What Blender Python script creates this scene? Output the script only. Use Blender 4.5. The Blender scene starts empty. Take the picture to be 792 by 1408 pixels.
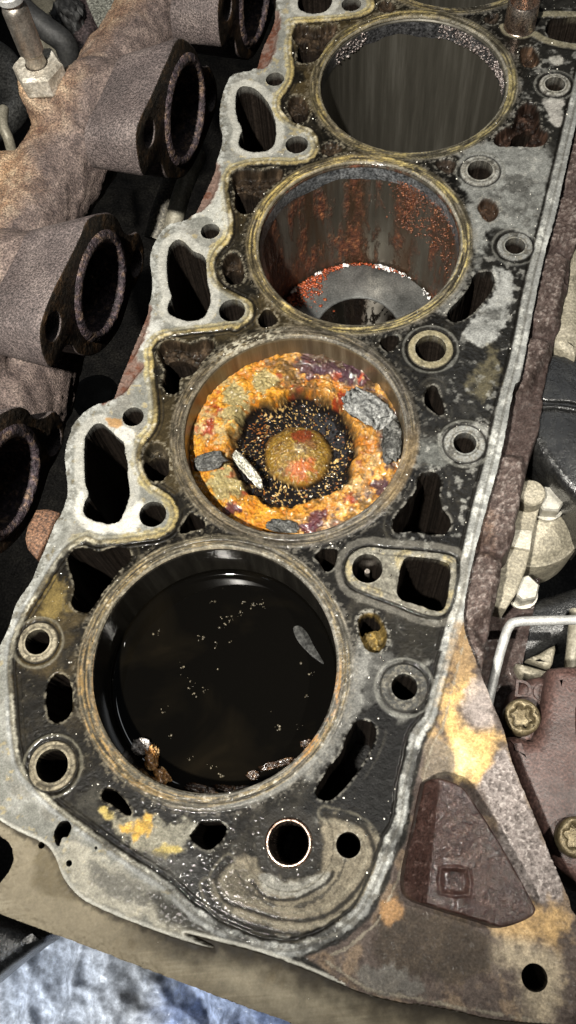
import bpy, bmesh, math, random
import numpy as np
from mathutils import Vector, Matrix, Euler

# ------------------------------------------------------------------ camera, light, exposure
# the scene is laid out in millimetres (deck face = z 0, x across the block, y along it) and scaled to metres
MM = 0.001
S = bpy.context.scene
FPX, PW, PH = 1150.0, 792.0, 1408.0
CAM = np.array([59.415, -43.652, 271.323])
RX, RY, RZ = 0.393, 0.071, 0.300
cam_d = bpy.data.cameras.new('camera'); cam = bpy.data.objects.new('camera', cam_d)
S.collection.objects.link(cam); S.camera = cam
cam.location = CAM * MM
cam.rotation_mode = 'XYZ'; cam.rotation_euler = (RX, RY, RZ)
cam_d.sensor_fit = 'VERTICAL'; cam_d.sensor_height = 24.0; cam_d.lens = 24.0 * FPX / PH
cam_d.clip_start = 0.01; cam_d.clip_end = 20

w = bpy.data.worlds.new('World'); S.world = w; w.use_nodes = True
bg = w.node_tree.nodes['Background']; bg.inputs[0].default_value = (0.92, 0.96, 1.0, 1); bg.inputs[1].default_value = 0.028

def lamp(name, kind, loc, target, energy, color, **kw):
    d = bpy.data.lights.new(name, kind); d.energy = energy; d.color = color
    for k, v in kw.items(): setattr(d, k, v)
    o = bpy.data.objects.new(name, d); S.collection.objects.link(o)
    o.location = Vector(loc) * MM
    o.rotation_euler = (Vector(target) - Vector(loc)).to_track_quat('-Z', 'Y').to_euler()
    return o
lamp('work_lamp', 'SPOT', (-50, -225, 650), (-50, 135, 0), 62, (1.0, 0.955, 0.87), shadow_soft_size=0.012, spot_size=math.radians(44), spot_blend=0.75)
lamp('shelf_spot', 'SPOT', (420, 120, 900), (112, 20, 0), 38, (1.0, 0.95, 0.86), shadow_soft_size=0.012, spot_size=math.radians(15), spot_blend=0.7)  # narrow spot added to brighten the front-right shelf and boss
lamp('sheet_fill_spot', 'SPOT', (-260, -760, 480), (-30, -170, -190), 50, (0.9, 0.95, 1.0), shadow_soft_size=0.12, spot_size=math.radians(20), spot_blend=0.6)  # added spot aimed at the plastic sheet, stands in for daylight
lamp('overhead_fill', 'AREA', (150, 900, 1500), (0, 100, 0), 2.5, (0.95, 0.98, 1.0), shape='RECTANGLE', size=0.9, size_y=0.25)  # added soft fill for weak overhead light and reflections, no fixture seen
S.view_settings.view_transform = 'Standard'; S.view_settings.look = 'None'
S.view_settings.exposure = 0.0; S.view_settings.gamma = 1.0

random.seed(5); RNG = np.random.RandomState(11)
COL = S.collection
# ------------------------------------------------------------------ helpers: pixel of the photograph -> point on a plane
_M = np.array(Euler((RX, RY, RZ), 'XYZ').to_matrix())
def at(px, v=0.0, ax=2):
    px = np.atleast_2d(np.array(px, float))
    d = np.stack([(px[:, 0]-PW/2)/FPX, -(px[:, 1]-PH/2)/FPX, -np.ones(len(px))], 1) @ _M.T
    return CAM + d*((v-CAM[ax])/d[:, ax])[:, None]
CROP = {'A': (0, 0, 1.98), 'B': (380, 0, 1.922), 'C': (0, 240, 2.64), 'D': (280, 200, 2.475), 'E': (540, 200, 3.143), 'F': (0, 520, 3.046),
        'G': (220, 450, 2.084), 'H': (540, 460, 3.143), 'I': (0, 720, 2.64), 'J': (100, 720, 1.98), 'K': (420, 740, 2.829), 'L': (640, 820, 3.52),
        'M': (0, 1050, 2.4), 'N': (230, 1080, 2.4), 'O': (500, 1040, 2.712), 'P': (80, 500, 3.046), 'Q': (100, 240, 3.443), 'R': (370, 0, 3.443),
        'S': (640, 0, 5.21), 'T': (690, 240, 5.412), 'X': (0, 0, 1.0)}
def px(c, *pts):
    ox, oy, s = CROP[c]
    return [(ox+a/s, oy+b/s) for a, b in pts]
def d2(p, z=0.0):            # pixels -> xy on the deck
    return at(p, z)[:, :2]
def smooth(P, n=5, closed=True):   # Catmull-Rom
    P = np.array(P, float); N = len(P); out = []
    for i in range(N if closed else N-1):
        g = (lambda k: P[k % N]) if closed else (lambda k: P[min(max(k, 0), N-1)])
        a, b, c, d = g(i-1), g(i), g(i+1), g(i+2)
        for t in np.arange(n)/n:
            out.append(0.5*(2*b+(c-a)*t+(2*a-5*b+4*c-d)*t*t+(3*b-a-3*c+d)*t**3))
    if not closed: out.append(P[-1])
    return np.array(out)
def circ(c, r, n=40): t = np.linspace(0, 2*np.pi, n, endpoint=False); return np.stack([c[0]+r*np.cos(t), c[1]+r*np.sin(t)], 1)
_T = [np.random.RandomState(100+i).rand(256, 256).astype(np.float32) for i in range(16)]
def vn(x, y, s=0):
    xi = np.floor(x).astype(np.int32); yi = np.floor(y).astype(np.int32); fx = (x-xi).astype(np.float32); fy = (y-yi).astype(np.float32)
    fx = fx*fx*fx*(fx*(fx*6-15)+10); fy = fy*fy*fy*(fy*(fy*6-15)+10); T = _T[s % 16]
    a = T[xi & 255, yi & 255]; b = T[(xi+1) & 255, yi & 255]; c = T[xi & 255, (yi+1) & 255]; d = T[(xi+1) & 255, (yi+1) & 255]
    return a+(b-a)*fx+(c-a)*fy+(a-b-c+d)*fx*fy
def fbm(x, y, f, o=4, s=0):      # roughly -1..1
    v = 0; A = 1; n = 0
    for k in range(o):
        v = v+A*(vn(x*f+17.3*k+3*s, y*f-9.1*k+5*s, s+k)-0.5); n += A; A *= 0.55; f = f*2.03
    return v/n*2.6
def sst(a, b, x): t = np.clip((x-a)/(b-a), 0, 1); return t*t*(3-2*t)

# ------------------------------------------------------------------ helpers: objects
def link(name, me, parent=None, mats=()):
    o = bpy.data.objects.new(name, me); COL.objects.link(o)
    for m in mats: me.materials.append(m)
    if parent: o.parent = parent
    return o
def tag(o, label=None, cat=None, group=None, kind=None):
    for k, v in (('label', label), ('category', cat), ('group', group), ('kind', kind)):
        if v: o[k] = v
    return o
def empty(name, label, cat, loc=(0, 0, 0), group=None):
    o = bpy.data.objects.new(name, None); COL.objects.link(o); o.location = Vector(loc)*MM; o.empty_display_size = 0.01
    return tag(o, label, cat, group)
def mesh(name, V, F, sm=True):
    me = bpy.data.meshes.new(name); me.from_pydata([tuple(v) for v in np.array(V)*MM], [], [tuple(f) for f in F]); me.update()
    if sm: me.polygons.foreach_set('use_smooth', [True]*len(me.polygons))
    return me
def place(o):      # geometry is written in world coordinates: move the origin of a top-level mesh to its base centre
    me = o.data; n = len(me.vertices); co = np.empty(n*3); me.vertices.foreach_get('co', co); co = co.reshape(-1, 3)
    lo, hi = co.min(0), co.max(0); c = np.array([(lo[0]+hi[0])/2, (lo[1]+hi[1])/2, lo[2]])
    me.vertices.foreach_set('co', (co-c).ravel()); o.location = c; me.update(); return o
def lathe_me(name, prof, c, n=64, wob=0.0):        # prof: (r, z) from outside in; around a vertical axis at c
    V = []; F = []; k = len(prof)
    for i in range(n):
        a = 2*math.pi*i/n
        for j, (r, z) in enumerate(prof):
            rr = r+wob*(random.random()-.5)
            V.append((c[0]+rr*math.cos(a), c[1]+rr*math.sin(a), c[2]+z+wob*.6*(random.random()-.5)))
    for i in range(n):
        for j in range(k-1):
            a, b = i*k+j, ((i+1) % n)*k+j; F.append((a, b, b+1, a+1))
    return mesh(name, V, F) if name in ('oil_pool', 'oil_puddle') else smooth_angle(mesh(name, V, F), 32)
def tube_me(name, P, r, n=16, cap=True, sub=6):
    P = smooth(P, sub, False) if sub > 1 else np.array(P, float); m = len(P)
    r = np.full(m, r) if np.isscalar(r) else np.interp(np.linspace(0, 1, m), np.linspace(0, 1, len(r)), r)
    V = []; F = []; T = np.gradient(P, axis=0); up = None
    for i in range(m):
        t = Vector(T[i]).normalized()
        if up is None: up = t.orthogonal().normalized()
        up = (up-t*up.dot(t)).normalized(); b = t.cross(up)
        for k in range(n):
            a = 2*math.pi*k/n; V.append(np.array(P[i])+r[i]*(math.cos(a)*np.array(up)+math.sin(a)*np.array(b)))
    for i in range(m-1):
        for k in range(n): F.append((i*n+k, i*n+(k+1) % n, (i+1)*n+(k+1) % n, (i+1)*n+k))
    if cap: F += [tuple(range(n))[::-1], tuple(range((m-1)*n, m*n))]
    return smooth_angle(mesh(name, V, F), 50)
def slab_me(name, loops, thick, bevel, frame=None, res=3):
    # filled outline with holes, extruded and bevelled. frame: 4x4 (plane -> world, mm). loops: 2-D points, first the outline
    cu = bpy.data.curves.new(name, 'CURVE'); cu.dimensions = '2D'; cu.fill_mode = 'BOTH'
    cu.extrude = max(thick/2-bevel, 1e-6); cu.bevel_depth = bevel; cu.bevel_resolution = res; cu.offset = -bevel
    for L in loops:
        sp = cu.splines.new('POLY'); sp.points.add(len(L)-1); sp.use_cyclic_u = True
        for q, (a, b) in zip(sp.points, L): q.co = (a, b, 0, 1)
    o = bpy.data.objects.new(name, cu); COL.objects.link(o)
    me = bpy.data.meshes.new_from_object(o.evaluated_get(bpy.context.evaluated_depsgraph_get()))
    bpy.data.objects.remove(o); bpy.data.curves.remove(cu); me.name = name
    bm = bmesh.new(); bm.from_mesh(me); bmesh.ops.remove_doubles(bm, verts=bm.verts, dist=1e-4)
    bmesh.ops.recalc_face_normals(bm, faces=bm.faces); bm.to_mesh(me); bm.free()
    m = Matrix.Scale(MM, 4) @ (frame if frame else Matrix.Identity(4)); me.transform(m)
    me.materials.clear(); me.polygons.foreach_set('material_index', [0]*len(me.polygons)); me.update(); return me
def smooth_angle(me, ang=40):
    me.polygons.foreach_set('use_smooth', [True]*len(me.polygons))
    bm = bmesh.new(); bm.from_mesh(me)
    for e in bm.edges:
        if len(e.link_faces) == 2 and e.calc_face_angle(0) > math.radians(ang): e.smooth = False
    bm.to_mesh(me); bm.free(); return me
def px_slab(name, p, ztop, thick, bevel, mats, parent=None, sm=4, holes=()):
    L = [smooth(d2(p, ztop), sm) if sm > 1 else d2(p, ztop)] + [np.array(h) for h in holes]
    me = smooth_angle(slab_me(name, L, thick, bevel, Matrix.Translation((0, 0, ztop-thick/2))))
    return link(name, me, parent, mats)

# ------------------------------------------------------------------ helpers: materials
def new_mat(name):
    m = bpy.data.materials.new(name); m.use_nodes = True; nt = m.node_tree
    return m, nt, nt.nodes['Principled BSDF']
def N(nt, t, **kw):
    n = nt.nodes.new(t)
    for k, v in kw.items():
        if k in n.inputs: n.inputs[k].default_value = v
        else: setattr(n, k, v)
    return n
def noise(nt, scale, detail=6, rough=.6, vec=None, dist=0.0):
    n = N(nt, 'ShaderNodeTexNoise', Scale=scale, Detail=detail, Roughness=rough, Distortion=dist)
    if vec: nt.links.new(vec, n.inputs['Vector'])
    return n.outputs['Fac']
def ramp(nt, fac, stops):
    r = N(nt, 'ShaderNodeValToRGB'); e = r.color_ramp.elements
    while len(e) < len(stops): e.new(.5)
    for k, (p, c) in zip(e, stops): k.position = p; k.color = tuple(c)+(1,) if len(c) == 3 else c
    nt.links.new(fac, r.inputs[0]); return r.outputs[0]
def mixc(nt, fac, a, b, mode='MIX'):
    m = N(nt, 'ShaderNodeMix', data_type='RGBA', blend_type=mode)
    for i, v in ((0, fac), (6, a), (7, b)):
        if hasattr(v, 'is_output'): nt.links.new(v, m.inputs[i])
        else: m.inputs[i].default_value = v if i == 0 else tuple(v)+(1,)
    return m.outputs[2]
def math_(nt, op, a, b=0.0, clamp=False):
    m = N(nt, 'ShaderNodeMath', operation=op); m.use_clamp = clamp
    for i, v in ((0, a), (1, b)):
        if hasattr(v, 'is_output'): nt.links.new(v, m.inputs[i])
        else: m.inputs[i].default_value = v
    return m.outputs[0]
def bump(nt, h, dist, strength=1.0, prev=None):
    b = N(nt, 'ShaderNodeBump', Strength=strength, Distance=dist); nt.links.new(h, b.inputs['Height'])
    if prev: nt.links.new(prev, b.inputs['Normal'])
    return b.outputs[0]
def coords(nt, scale=None):
    t = N(nt, 'ShaderNodeTexCoord').outputs['Object']
    if scale:
        mp = N(nt, 'ShaderNodeMapping'); mp.inputs['Scale'].default_value = scale; nt.links.new(t, mp.inputs[0]); return mp.outputs[0]
    return t
def surf(name, cols, scale=90, rough=(.45, .8), metal=0.0, grain=900, gdist=.00035, gstr=.8, fine=None, coat=0.0, spec=.5, stretch=None, gc=.9):
    """noise-mottled surface: cols = ramp colours, grain = bump frequency (1/m)"""
    m, nt, b = new_mat(name); v = coords(nt, stretch)
    n1 = noise(nt, scale, 8, .62, v, .3)
    c = ramp(nt, n1, [(.3+.4*i/max(1, len(cols)-1), k) for i, k in enumerate(cols)])
    n2 = noise(nt, grain, 3, .6, v)
    c = mixc(nt, gc, c, ramp(nt, n2, [(.32, (.15,)*3), (.5, (1,)*3), (.66, (2.3,)*3)]), 'MULTIPLY')
    nt.links.new(c, b.inputs['Base Color'])
    r = N(nt, 'ShaderNodeMapRange', **{'From Min': .3, 'From Max': .7, 'To Min': rough[0], 'To Max': rough[1]})
    nt.links.new(noise(nt, scale*3.1, 5, .6, v), r.inputs[0]); nt.links.new(r.outputs[0], b.inputs['Roughness'])
    b.inputs['Metallic'].default_value = metal; b.inputs['Coat Weight'].default_value = coat; b.inputs['Coat Roughness'].default_value = .15
    b.inputs['Specular IOR Level'].default_value = spec
    nb = bump(nt, n2, gdist, gstr)
    nb = bump(nt, noise(nt, scale*2.2, 6, .6, v), gdist*2.5, .5, nb)
    nt.links.new(nb, b.inputs['Normal']); return m
def vcol(name, grain=1500, gdist=.0002, coat=.2, metal=None):
    """colour, roughness and oil film from the attributes written on the surface"""
    m, nt, b = new_mat(name); v = coords(nt); b.inputs['Specular IOR Level'].default_value = .09
    a = N(nt, 'ShaderNodeAttribute', attribute_name='col').outputs['Color']
    ro = N(nt, 'ShaderNodeAttribute', attribute_name='rough').outputs['Fac']
    we = N(nt, 'ShaderNodeAttribute', attribute_name='wet').outputs['Fac']
    n1 = noise(nt, grain, 4, .65, v); n2 = noise(nt, grain*.27, 5, .6, v)
    gn = N(nt, 'ShaderNodeAttribute', attribute_name='grain').outputs['Fac']
    c = mixc(nt, math_(nt, 'MULTIPLY', gn, .75), a, ramp(nt, n1, [(.3, (.35,)*3), (.5, (1,)*3), (.72, (1.9,)*3)]), 'MULTIPLY')
    c = mixc(nt, math_(nt, 'MULTIPLY', gn, .55), c, ramp(nt, n2, [(.3, (.5,)*3), (.5, (1,)*3), (.7, (1.45,)*3)]), 'MULTIPLY')
    nt.links.new(c, b.inputs['Base Color'])
    r = math_(nt, 'ADD', math_(nt, 'ADD', ro, .15), math_(nt, 'MULTIPLY', math_(nt, 'SUBTRACT', n2, .5), .5), True); nt.links.new(r, b.inputs['Roughness'])
    nt.links.new(math_(nt, 'MULTIPLY', we, coat), b.inputs['Coat Weight']); b.inputs['Coat Roughness'].default_value = .07
    hg = math_(nt, 'MULTIPLY', math_(nt, 'ADD', n1, n2), gn)
    nb = bump(nt, hg, gdist*1.3, .8); nt.links.new(nb, b.inputs['Normal'])
    cb = bump(nt, hg, gdist*.6, .5); nt.links.new(cb, b.inputs['Coat Normal'])
    return m

MT = {}
MT['deck'] = vcol('oily_deck_metal')
MT['sludge'] = vcol('sludge', 1100, .0004, 1.0)
MT['rust_cast'] = surf('rusted_cast_iron', [(.035, .022, .018), (.10, .06, .048), (.20, .15, .125)], 70, (.4, .8), grain=700, gdist=.0006)
MT['brown_cast'] = surf('brown_painted_casting', [(.03, .016, .013), (.06, .033, .028), (.095, .057, .049)], 60, (.38, .62), grain=1100, gdist=.00025, spec=.45, gc=0.55)
MT['manifold'] = surf('scaled_manifold_iron', [(.034, .027, .026), (.076, .060, .057), (.15, .122, .112)], 26, (.45, .8), grain=1300, gdist=.0006, gstr=1.0)
MT['manifold_tan'] = surf('heat_tanned_manifold_iron', [(.16, .09, .05), (.36, .25, .16), (.55, .45, .31)], 45, (.6, .9), grain=700, gdist=.0004)
MT['soot'] = surf('oily_soot', [(.006, .005, .004), (.016, .012, .009), (.05, .03, .018)], 90, (.25, .6), grain=900, gdist=.0004)
MT['soot_crust'] = surf('soot_crust', [(.012, .008, .012), (.05, .035, .04), (.20, .13, .08)], 260, (.4, .8), grain=700, gdist=.0012)
MT['steel'] = surf('worn_steel', [(.25, .22, .19), (.42, .38, .33), (.55, .52, .47)], 120, (.25, .5), .9, 1400, .0001, gc=0.3)
MT['zinc'] = surf('zinc_strap', [(.25, .25, .24), (.36, .36, .35), (.5, .5, .48)], 160, (.45, .65), .35, 2200, .00008, gc=0.3)
MT['alu'] = surf('cast_aluminium', [(.12, .108, .08), (.21, .19, .142), (.33, .30, .235)], 70, (.45, .7), .25, 1000, .0004, gc=0.4)
MT['hardware'] = surf('pale_zinc_bolt', [(.25, .24, .2), (.36, .345, .3), (.48, .465, .41)], 150, (.3, .5), .45, 1500, .00008, gc=0.2)
MT['brass_bolt'] = surf('yellow_zinc_bolt', [(.06, .046, .024), (.12, .095, .052), (.2, .165, .1)], 200, (.3, .55), .5, 1500, .0002, gc=0.4)
MT['plastic'] = surf('dusty_black_plastic', [(.004, .004, .004), (.008, .008, .008), (.018, .018, .017)], 120, (.16, .34), 0, 1300, .0002, spec=.6, gc=.5)
MT['rubber'] = surf('black_rubber', [(.008, .008, .008), (.02, .02, .02), (.035, .035, .033)], 80, (.5, .7), 0, 800, .0002, gc=0.4)
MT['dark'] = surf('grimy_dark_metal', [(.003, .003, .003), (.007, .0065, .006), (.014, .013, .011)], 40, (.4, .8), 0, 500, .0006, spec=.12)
MT['pale_pipe'] = surf('dirty_pale_pipe', [(.12, .11, .08), (.24, .22, .17), (.36, .34, .27)], 60, (.4, .6), .2, 900, .0001, gc=0.3)
MT['char'] = surf('charred_flake', [(.012, .012, .011), (.05, .05, .046), (.13, .13, .12)], 260, (.3, .7), .1, 1300, .0006)
MT['crumb'] = surf('pale_glint_crumbs', [(.45, .42, .36), (.65, .62, .55), (.8, .78, .72)], 500, (.2, .5), 0, 1500, .0002)
MT['glint_bead'] = surf('glint_beads', [(.55, .5, .42), (.7, .66, .6), (.85, .82, .78)], 500, (.08, .2), 1.0, 1500, .00001)  # bright metal, so the beads read as glints on oil

# ================================================================== THE ENGINE BLOCK
BORE_R, PITCH = 40.5, 89.786
BC = [(0.0, i*PITCH) for i in range(5)]
block = empty('engine_block', 'stripped oily engine block with five open cylinder bores filling the picture', 'engine block', (0, 130, -60))
def part(name, me, mats): 
    o = link(name, me, None, mats); o.parent = block; o.matrix_parent_inverse = Matrix.Translation(-block.location); return o

outline = [np.array([(-58, 412), (-84, 372), (-86, 335)])]
outline.append(d2(px('A', (752, 0), (742, 60), (715, 120), (692, 186), (640, 200), (618, 225), (602, 275), (598, 330), (606, 380), (590, 440), (560, 510), (520, 588), (482, 606))))
outline.append(d2(px('Q', (450, 240), (420, 270), (385, 330), (365, 400), (375, 480), (375, 560), (362, 615), (320, 720), (270, 840), (220, 960), (178, 1066), (110, 1090), (50, 1130), (0, 1190))))
outline.append(d2(px('P', (55, 280), (35, 340), (28, 400), (35, 470), (40, 540), (28, 590), (8, 640))))
outline.append(d2(px('X', (75.5, 720), (65.7, 746), (54, 773), (42.7, 800), (22.7, 830), (13, 860), (2, 884), (-14, 910), (-24, 960), (-28, 1040), (-24, 1110), (-6, 1146), (6, 1157), (14, 1172), (12, 1190), (2, 1207), (-25, 1243), (0, 1259), (110, 1300), (220, 1342), (330, 1384), (400, 1409), (520, 1455), (700, 1520))))
outline.append(np.array([(140, -122), (146, -60)]))
outline.append(d2(px('X', (840, 1285), (792, 1258), (783, 1236), (776, 1220), (754, 1167), (734, 1118), (705, 1047), (694, 1007), (668, 942), (650, 895), (638, 857), (642, 810), (658, 740), (670, 695), (689, 625), (706, 535), (716, 520), (728, 454), (747, 359), (764, 295), (785, 200))))
outline.append(np.array([(72, 330), (72, 412)]))
outline = smooth(np.vstack(outline), 5)

# through holes: centre pixel + radius in mm, or traced edges
mmpx = lambda p, r: r*np.linalg.norm(d2([(p[0]+1, p[1])])-d2([p]))
ROUND = []     # (centre xy, r)
for p, r in [((763, 117), 14), ((660, 235), 17.5), ((708, 339), 14), ((592, 480), 21.5), ((639, 610), 16), ((556, 945), 18), ((52, 883), 17), ((72, 1053), 22), ((397, 1159), 27), ((479, 1162), 17),
             ((736, 1345), 18), ((408, 199), 15.5), ((378, 109), 12.5), ((289, 318), 13), ((319, 427), 18), ((183, 573), 14.5), ((210, 707), 18.5), ((505, 782), 21), ((483, 6), 13.5), ((714, 37), 20), ((53, 1162), 4.5), ((95, 1187), 4.2), ((132, 1166), 2.2)]:
    ROUND.append((d2([p])[0], mmpx(p, r)))
POLY = [px('P', (150, 255), (180, 250), (215, 275), (245, 305), (275, 330), (278, 370), (290, 420), (292, 480), (300, 540), (285, 600), (260, 650), (235, 668), (190, 668), (130, 650), (105, 620), (110, 580), (125, 545), (112, 500), (108, 430), (108, 360), (115, 300)),
        px('C', (640, 235), (665, 240), (700, 275), (745, 300), (752, 380), (765, 450), (745, 510), (700, 530), (650, 522), (610, 500), (610, 470), (622, 440), (608, 390), (605, 310), (615, 260)),
        px('A', (655, 235), (690, 238), (720, 265), (740, 300), (752, 350), (745, 395), (715, 412), (675, 410), (650, 395), (652, 370), (658, 350), (643, 310), (642, 260)),
        px('R', (165, -60), (240, -70), (290, -40), (300, 0), (280, 40), (240, 60), (180, 58), (140, 35), (140, -20)),
        px('I', (250, 110), (280, 88), (320, 90), (360, 100), (410, 85), (460, 90), (475, 115), (460, 145), (440, 160), (400, 215), (380, 240), (345, 290), (320, 320), (280, 315), (258, 295), (262, 265), (270, 230), (258, 180), (248, 150)),
        px('Q', (430, 870), (480, 850), (540, 860), (590, 900), (560, 945), (505, 965), (500, 1020), (455, 1030), (425, 990), (440, 930)),
        px('D', (110, 140), (150, 135), (205, 160), (180, 200), (160, 225), (130, 228), (108, 200)),
        px('R', (140, 215), (200, 205), (260, 225), (235, 270), (190, 292), (140, 285)),
        px('I', (185, 560), (215, 545), (245, 560), (260, 600), (262, 660), (250, 700), (215, 722), (185, 715), (170, 680), (168, 610)),
        px('P', (362, 400), (400, 375), (455, 385), (462, 410), (460, 450), (440, 480), (405, 488), (375, 470), (358, 430)),
        px('D', (70, 425), (100, 405), (135, 428), (130, 460), (100, 470), (75, 455)),
        px('B', (38, 295), (75, 290), (82, 310), (55, 321)),
        px('P', (552, 625), (575, 635), (615, 665), (605, 690), (560, 700), (515, 712), (510, 690), (530, 655)),
        px('D', (185, 590), (205, 560), (225, 558), (245, 580), (252, 598), (225, 615), (195, 615)),
        px('K', (35, 75), (60, 45), (95, 40), (125, 45), (122, 80), (105, 120), (75, 128), (55, 95)),
        px('G', (630, 40), (655, 25), (685, 25), (680, 50), (660, 68), (640, 62)),
        px('K', (160, 770), (195, 715), (230, 708), (265, 725), (275, 760), (250, 830), (200, 910), (150, 975), (100, 1018), (55, 1015), (40, 985), (60, 940), (100, 880), (140, 830)),
        px('E', (350, 560), (385, 545), (425, 545), (440, 575), (430, 620), (395, 670), (350, 720), (300, 755), (250, 758), (235, 725), (260, 690), (300, 650), (335, 600)),
        px('S', (345, 930), (400, 890), (470, 870), (490, 920), (440, 980), (420, 1040), (335, 1035)),
        px('S', (590, 160), (620, 132), (700, 128), (830, 130), (830, 300), (680, 290), (600, 262), (575, 215)),
        px('H', (140, 255), (165, 220), (190, 225), (205, 265), (222, 310), (215, 345), (185, 340), (140, 300)),
        px('H', (110, 615), (150, 592), (190, 600), (210, 640), (200, 690), (215, 750), (245, 790), (250, 830), (220, 860), (150, 860), (80, 850), (20, 855), (0, 838), (8, 790), (60, 725), (100, 670)),
        px('K', (207, 330), (220, 300), (250, 292), (280, 305), (292, 335), (240, 345), (215, 370)),
        px('M', (340, 90), (360, 80), (385, 95), (415, 125), (435, 165), (415, 170), (390, 150), (360, 130), (335, 115)),
        px('M', (630, 230), (655, 200), (700, 192), (740, 200), (748, 220), (730, 255), (690, 285), (660, 275), (625, 240)),
        px('M', (178, 225), (195, 195), (220, 188), (235, 210), (222, 240), (205, 246), (195, 272), (182, 262)),
        px('K', (395, 75), (460, 76), (540, 92), (563, 120), (560, 180), (545, 262), (512, 284), (440, 262), (375, 240), (356, 212), (362, 160), (372, 105))]
PORTS = POLY[:4]
# shallow, crust-filled recesses: outline, depth, colour
RUST, BRN, OCH = (.048, .027, .019), (.050, .036, .026), (.16, .11, .035)
DENT = [(px('S', (370, 790), (420, 740), (480, 735), (525, 780), (530, 850), (540, 910), (590, 950), (585, 1010), (520, 1050), (420, 1048), (330, 1045), (250, 1050), (205, 1010), (225, 960), (290, 910), (340, 880)), 5, RUST),
        (px('S', (395, 350), (440, 328), (495, 345), (520, 400), (530, 450), (490, 480), (430, 475), (395, 430)), 3.5, (.075, .045, .028)),
        (px('E', (375, 245), (400, 225), (440, 240), (460, 275), (450, 310), (415, 330), (385, 305), (365, 270)), 3.5, (.07, .042, .027)),
        (px('E', (185, 72), (230, 60), (270, 70), (270, 100), (245, 125), (200, 100)), 2.5, BRN), (px('B', (120, 385), (145, 375), (170, 385), (172, 400), (145, 410), (120, 405)), 2, BRN),
        (px('R', (110, 150), (150, 115), (220, 130), (300, 108), (325, 130), (300, 175), (260, 230), (235, 280), (190, 295), (135, 290), (140, 220), (112, 180)), 4, BRN),
        (px('D', (95, 110), (110, 85), (150, 80), (200, 85), (240, 75), (270, 85), (265, 115), (235, 135), (200, 165), (180, 205), (160, 228), (130, 230), (105, 205), (106, 160)), 5, BRN),
        (px('Q', (400, 835), (425, 795), (470, 780), (560, 800), (620, 780), (665, 790), (660, 835), (610, 890), (570, 945), (510, 970), (505, 1025), (455, 1035), (420, 990), (435, 920), (410, 870)), 5, BRN),
        (px('D', (65, 400), (80, 372), (105, 365), (125, 385), (138, 425), (135, 455), (110, 474), (80, 464), (64, 435)), 4, BRN), (px('B', (30, 270), (50, 252), (75, 262), (88, 290), (80, 317), (50, 324), (33, 300)), 3, BRN),
        (px('P', (360, 370), (385, 338), (420, 333), (452, 360), (465, 405), (463, 455), (440, 484), (405, 491), (372, 472), (355, 430)), 4, (.07, .06, .045)),
        (px('K', (205, 330), (215, 300), (245, 288), (280, 298), (302, 330), (318, 380), (305, 425), (270, 445), (235, 430), (215, 390)), 7, OCH),
        (px('R', (515, 30), (540, 5), (580, 10), (600, 40), (575, 60), (530, 55)), 2, BRN), (px('S', (130, 130), (190, 95), (240, 105), (225, 165), (160, 165)), 1.5, BRN)]
# gasket seal track round the whole deck
TR = px('X', (800, 105), (778, 200), (755, 298), (733, 385), (712, 490), (696, 550), (678, 632), (660, 700), (646, 765), (636, 815), (622, 871), (611, 910), (600, 952), (590, 987), (572, 1012), (563, 1051), (556, 1086), (551, 1130), (536, 1160), (528, 1185), (517, 1213), (497, 1251), (463, 1280), (426, 1299), (397, 1307), (355, 1301), (305, 1280), (263, 1253), (230, 1222), (217, 1212), (167, 1179), (117, 1144), (75, 1112), (46, 1083), (25, 1055), (17, 1015), (13, 962), (11, 909), (19, 872), (32, 841), (51, 811), (74, 773), (93, 750), (117, 737))
TR += px('P', (170, 738), (300, 728), (420, 710), (468, 680), (484, 625), (465, 578), (420, 548), (370, 510), (335, 450), (325, 390), (345, 320), (385, 265), (398, 200), (390, 100), (380, 40))
TR += px('Q', (362, 900), (357, 830), (392, 772), (450, 747), (560, 732), (690, 717), (770, 705))
TR += px('D', (110, 614), (150, 582), (148, 540), (100, 513), (50, 480), (22, 430), (22, 390), (42, 350), (76, 315), (86, 270), (76, 200), (70, 130), (85, 85), (130, 62), (200, 52), (260, 52))
TR += px('B', (45, 426), (88, 415), (103, 385), (85, 350), (40, 330), (6, 300), (2, 260), (25, 225), (36, 190), (30, 120), (38, 72))
TR += px('R', (100, 100), (200, 90), (330, 82), (430, 65), (478, 30), (470, -20), (440, -60))
track = smooth(np.vstack([[(68.7, 412)], d2(TR), [(-42, 352), (-60, 372), (-50, 412)]]), 5, False)
zone = track                                    # closed: everything inside the seal track
front = smooth(np.vstack([d2(px('M', (-60, 150), (0, 190), (45, 217), (100, 243), (150, 268), (180, 310), (208, 378), (260, 440), (330, 480), (430, 522), (560, 570), (700, 610))), d2(px('N', (60, 490), (180, 520), (330, 560), (500, 625), (640, 685), (792, 722))), d2(px('O', (200, 925), (340, 950), (500, 985), (800, 1010)))]), 4, False)
shelf_l = d2(px('X', (640, 850), (632, 870), (620, 915), (609, 960), (600, 995), (585, 1022), (575, 1060), (568, 1095), (560, 1150), (545, 1180), (533, 1215), (510, 1262), (470, 1295), (420, 1316)))
IS = px('K', (158, 110), (180, 62), (240, 36), (330, 45), (450, 52), (570, 72), (588, 120), (578, 200), (555, 275), (515, 302), (440, 288), (350, 252), (250, 215), (190, 190), (162, 155))
ARC1 = px('N', (200, 250), (160, 310), (190, 378), (280, 412), (400, 445), (520, 430), (620, 350), (682, 230), (640, 130), (520, 92))
ARC2 = px('N', (280, 320), (330, 368), (420, 375), (520, 325), (548, 288)); ARC3 = px('N', (130, 330), (170, 410), (290, 465), (420, 490), (540, 470), (640, 395), (700, 270))
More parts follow.
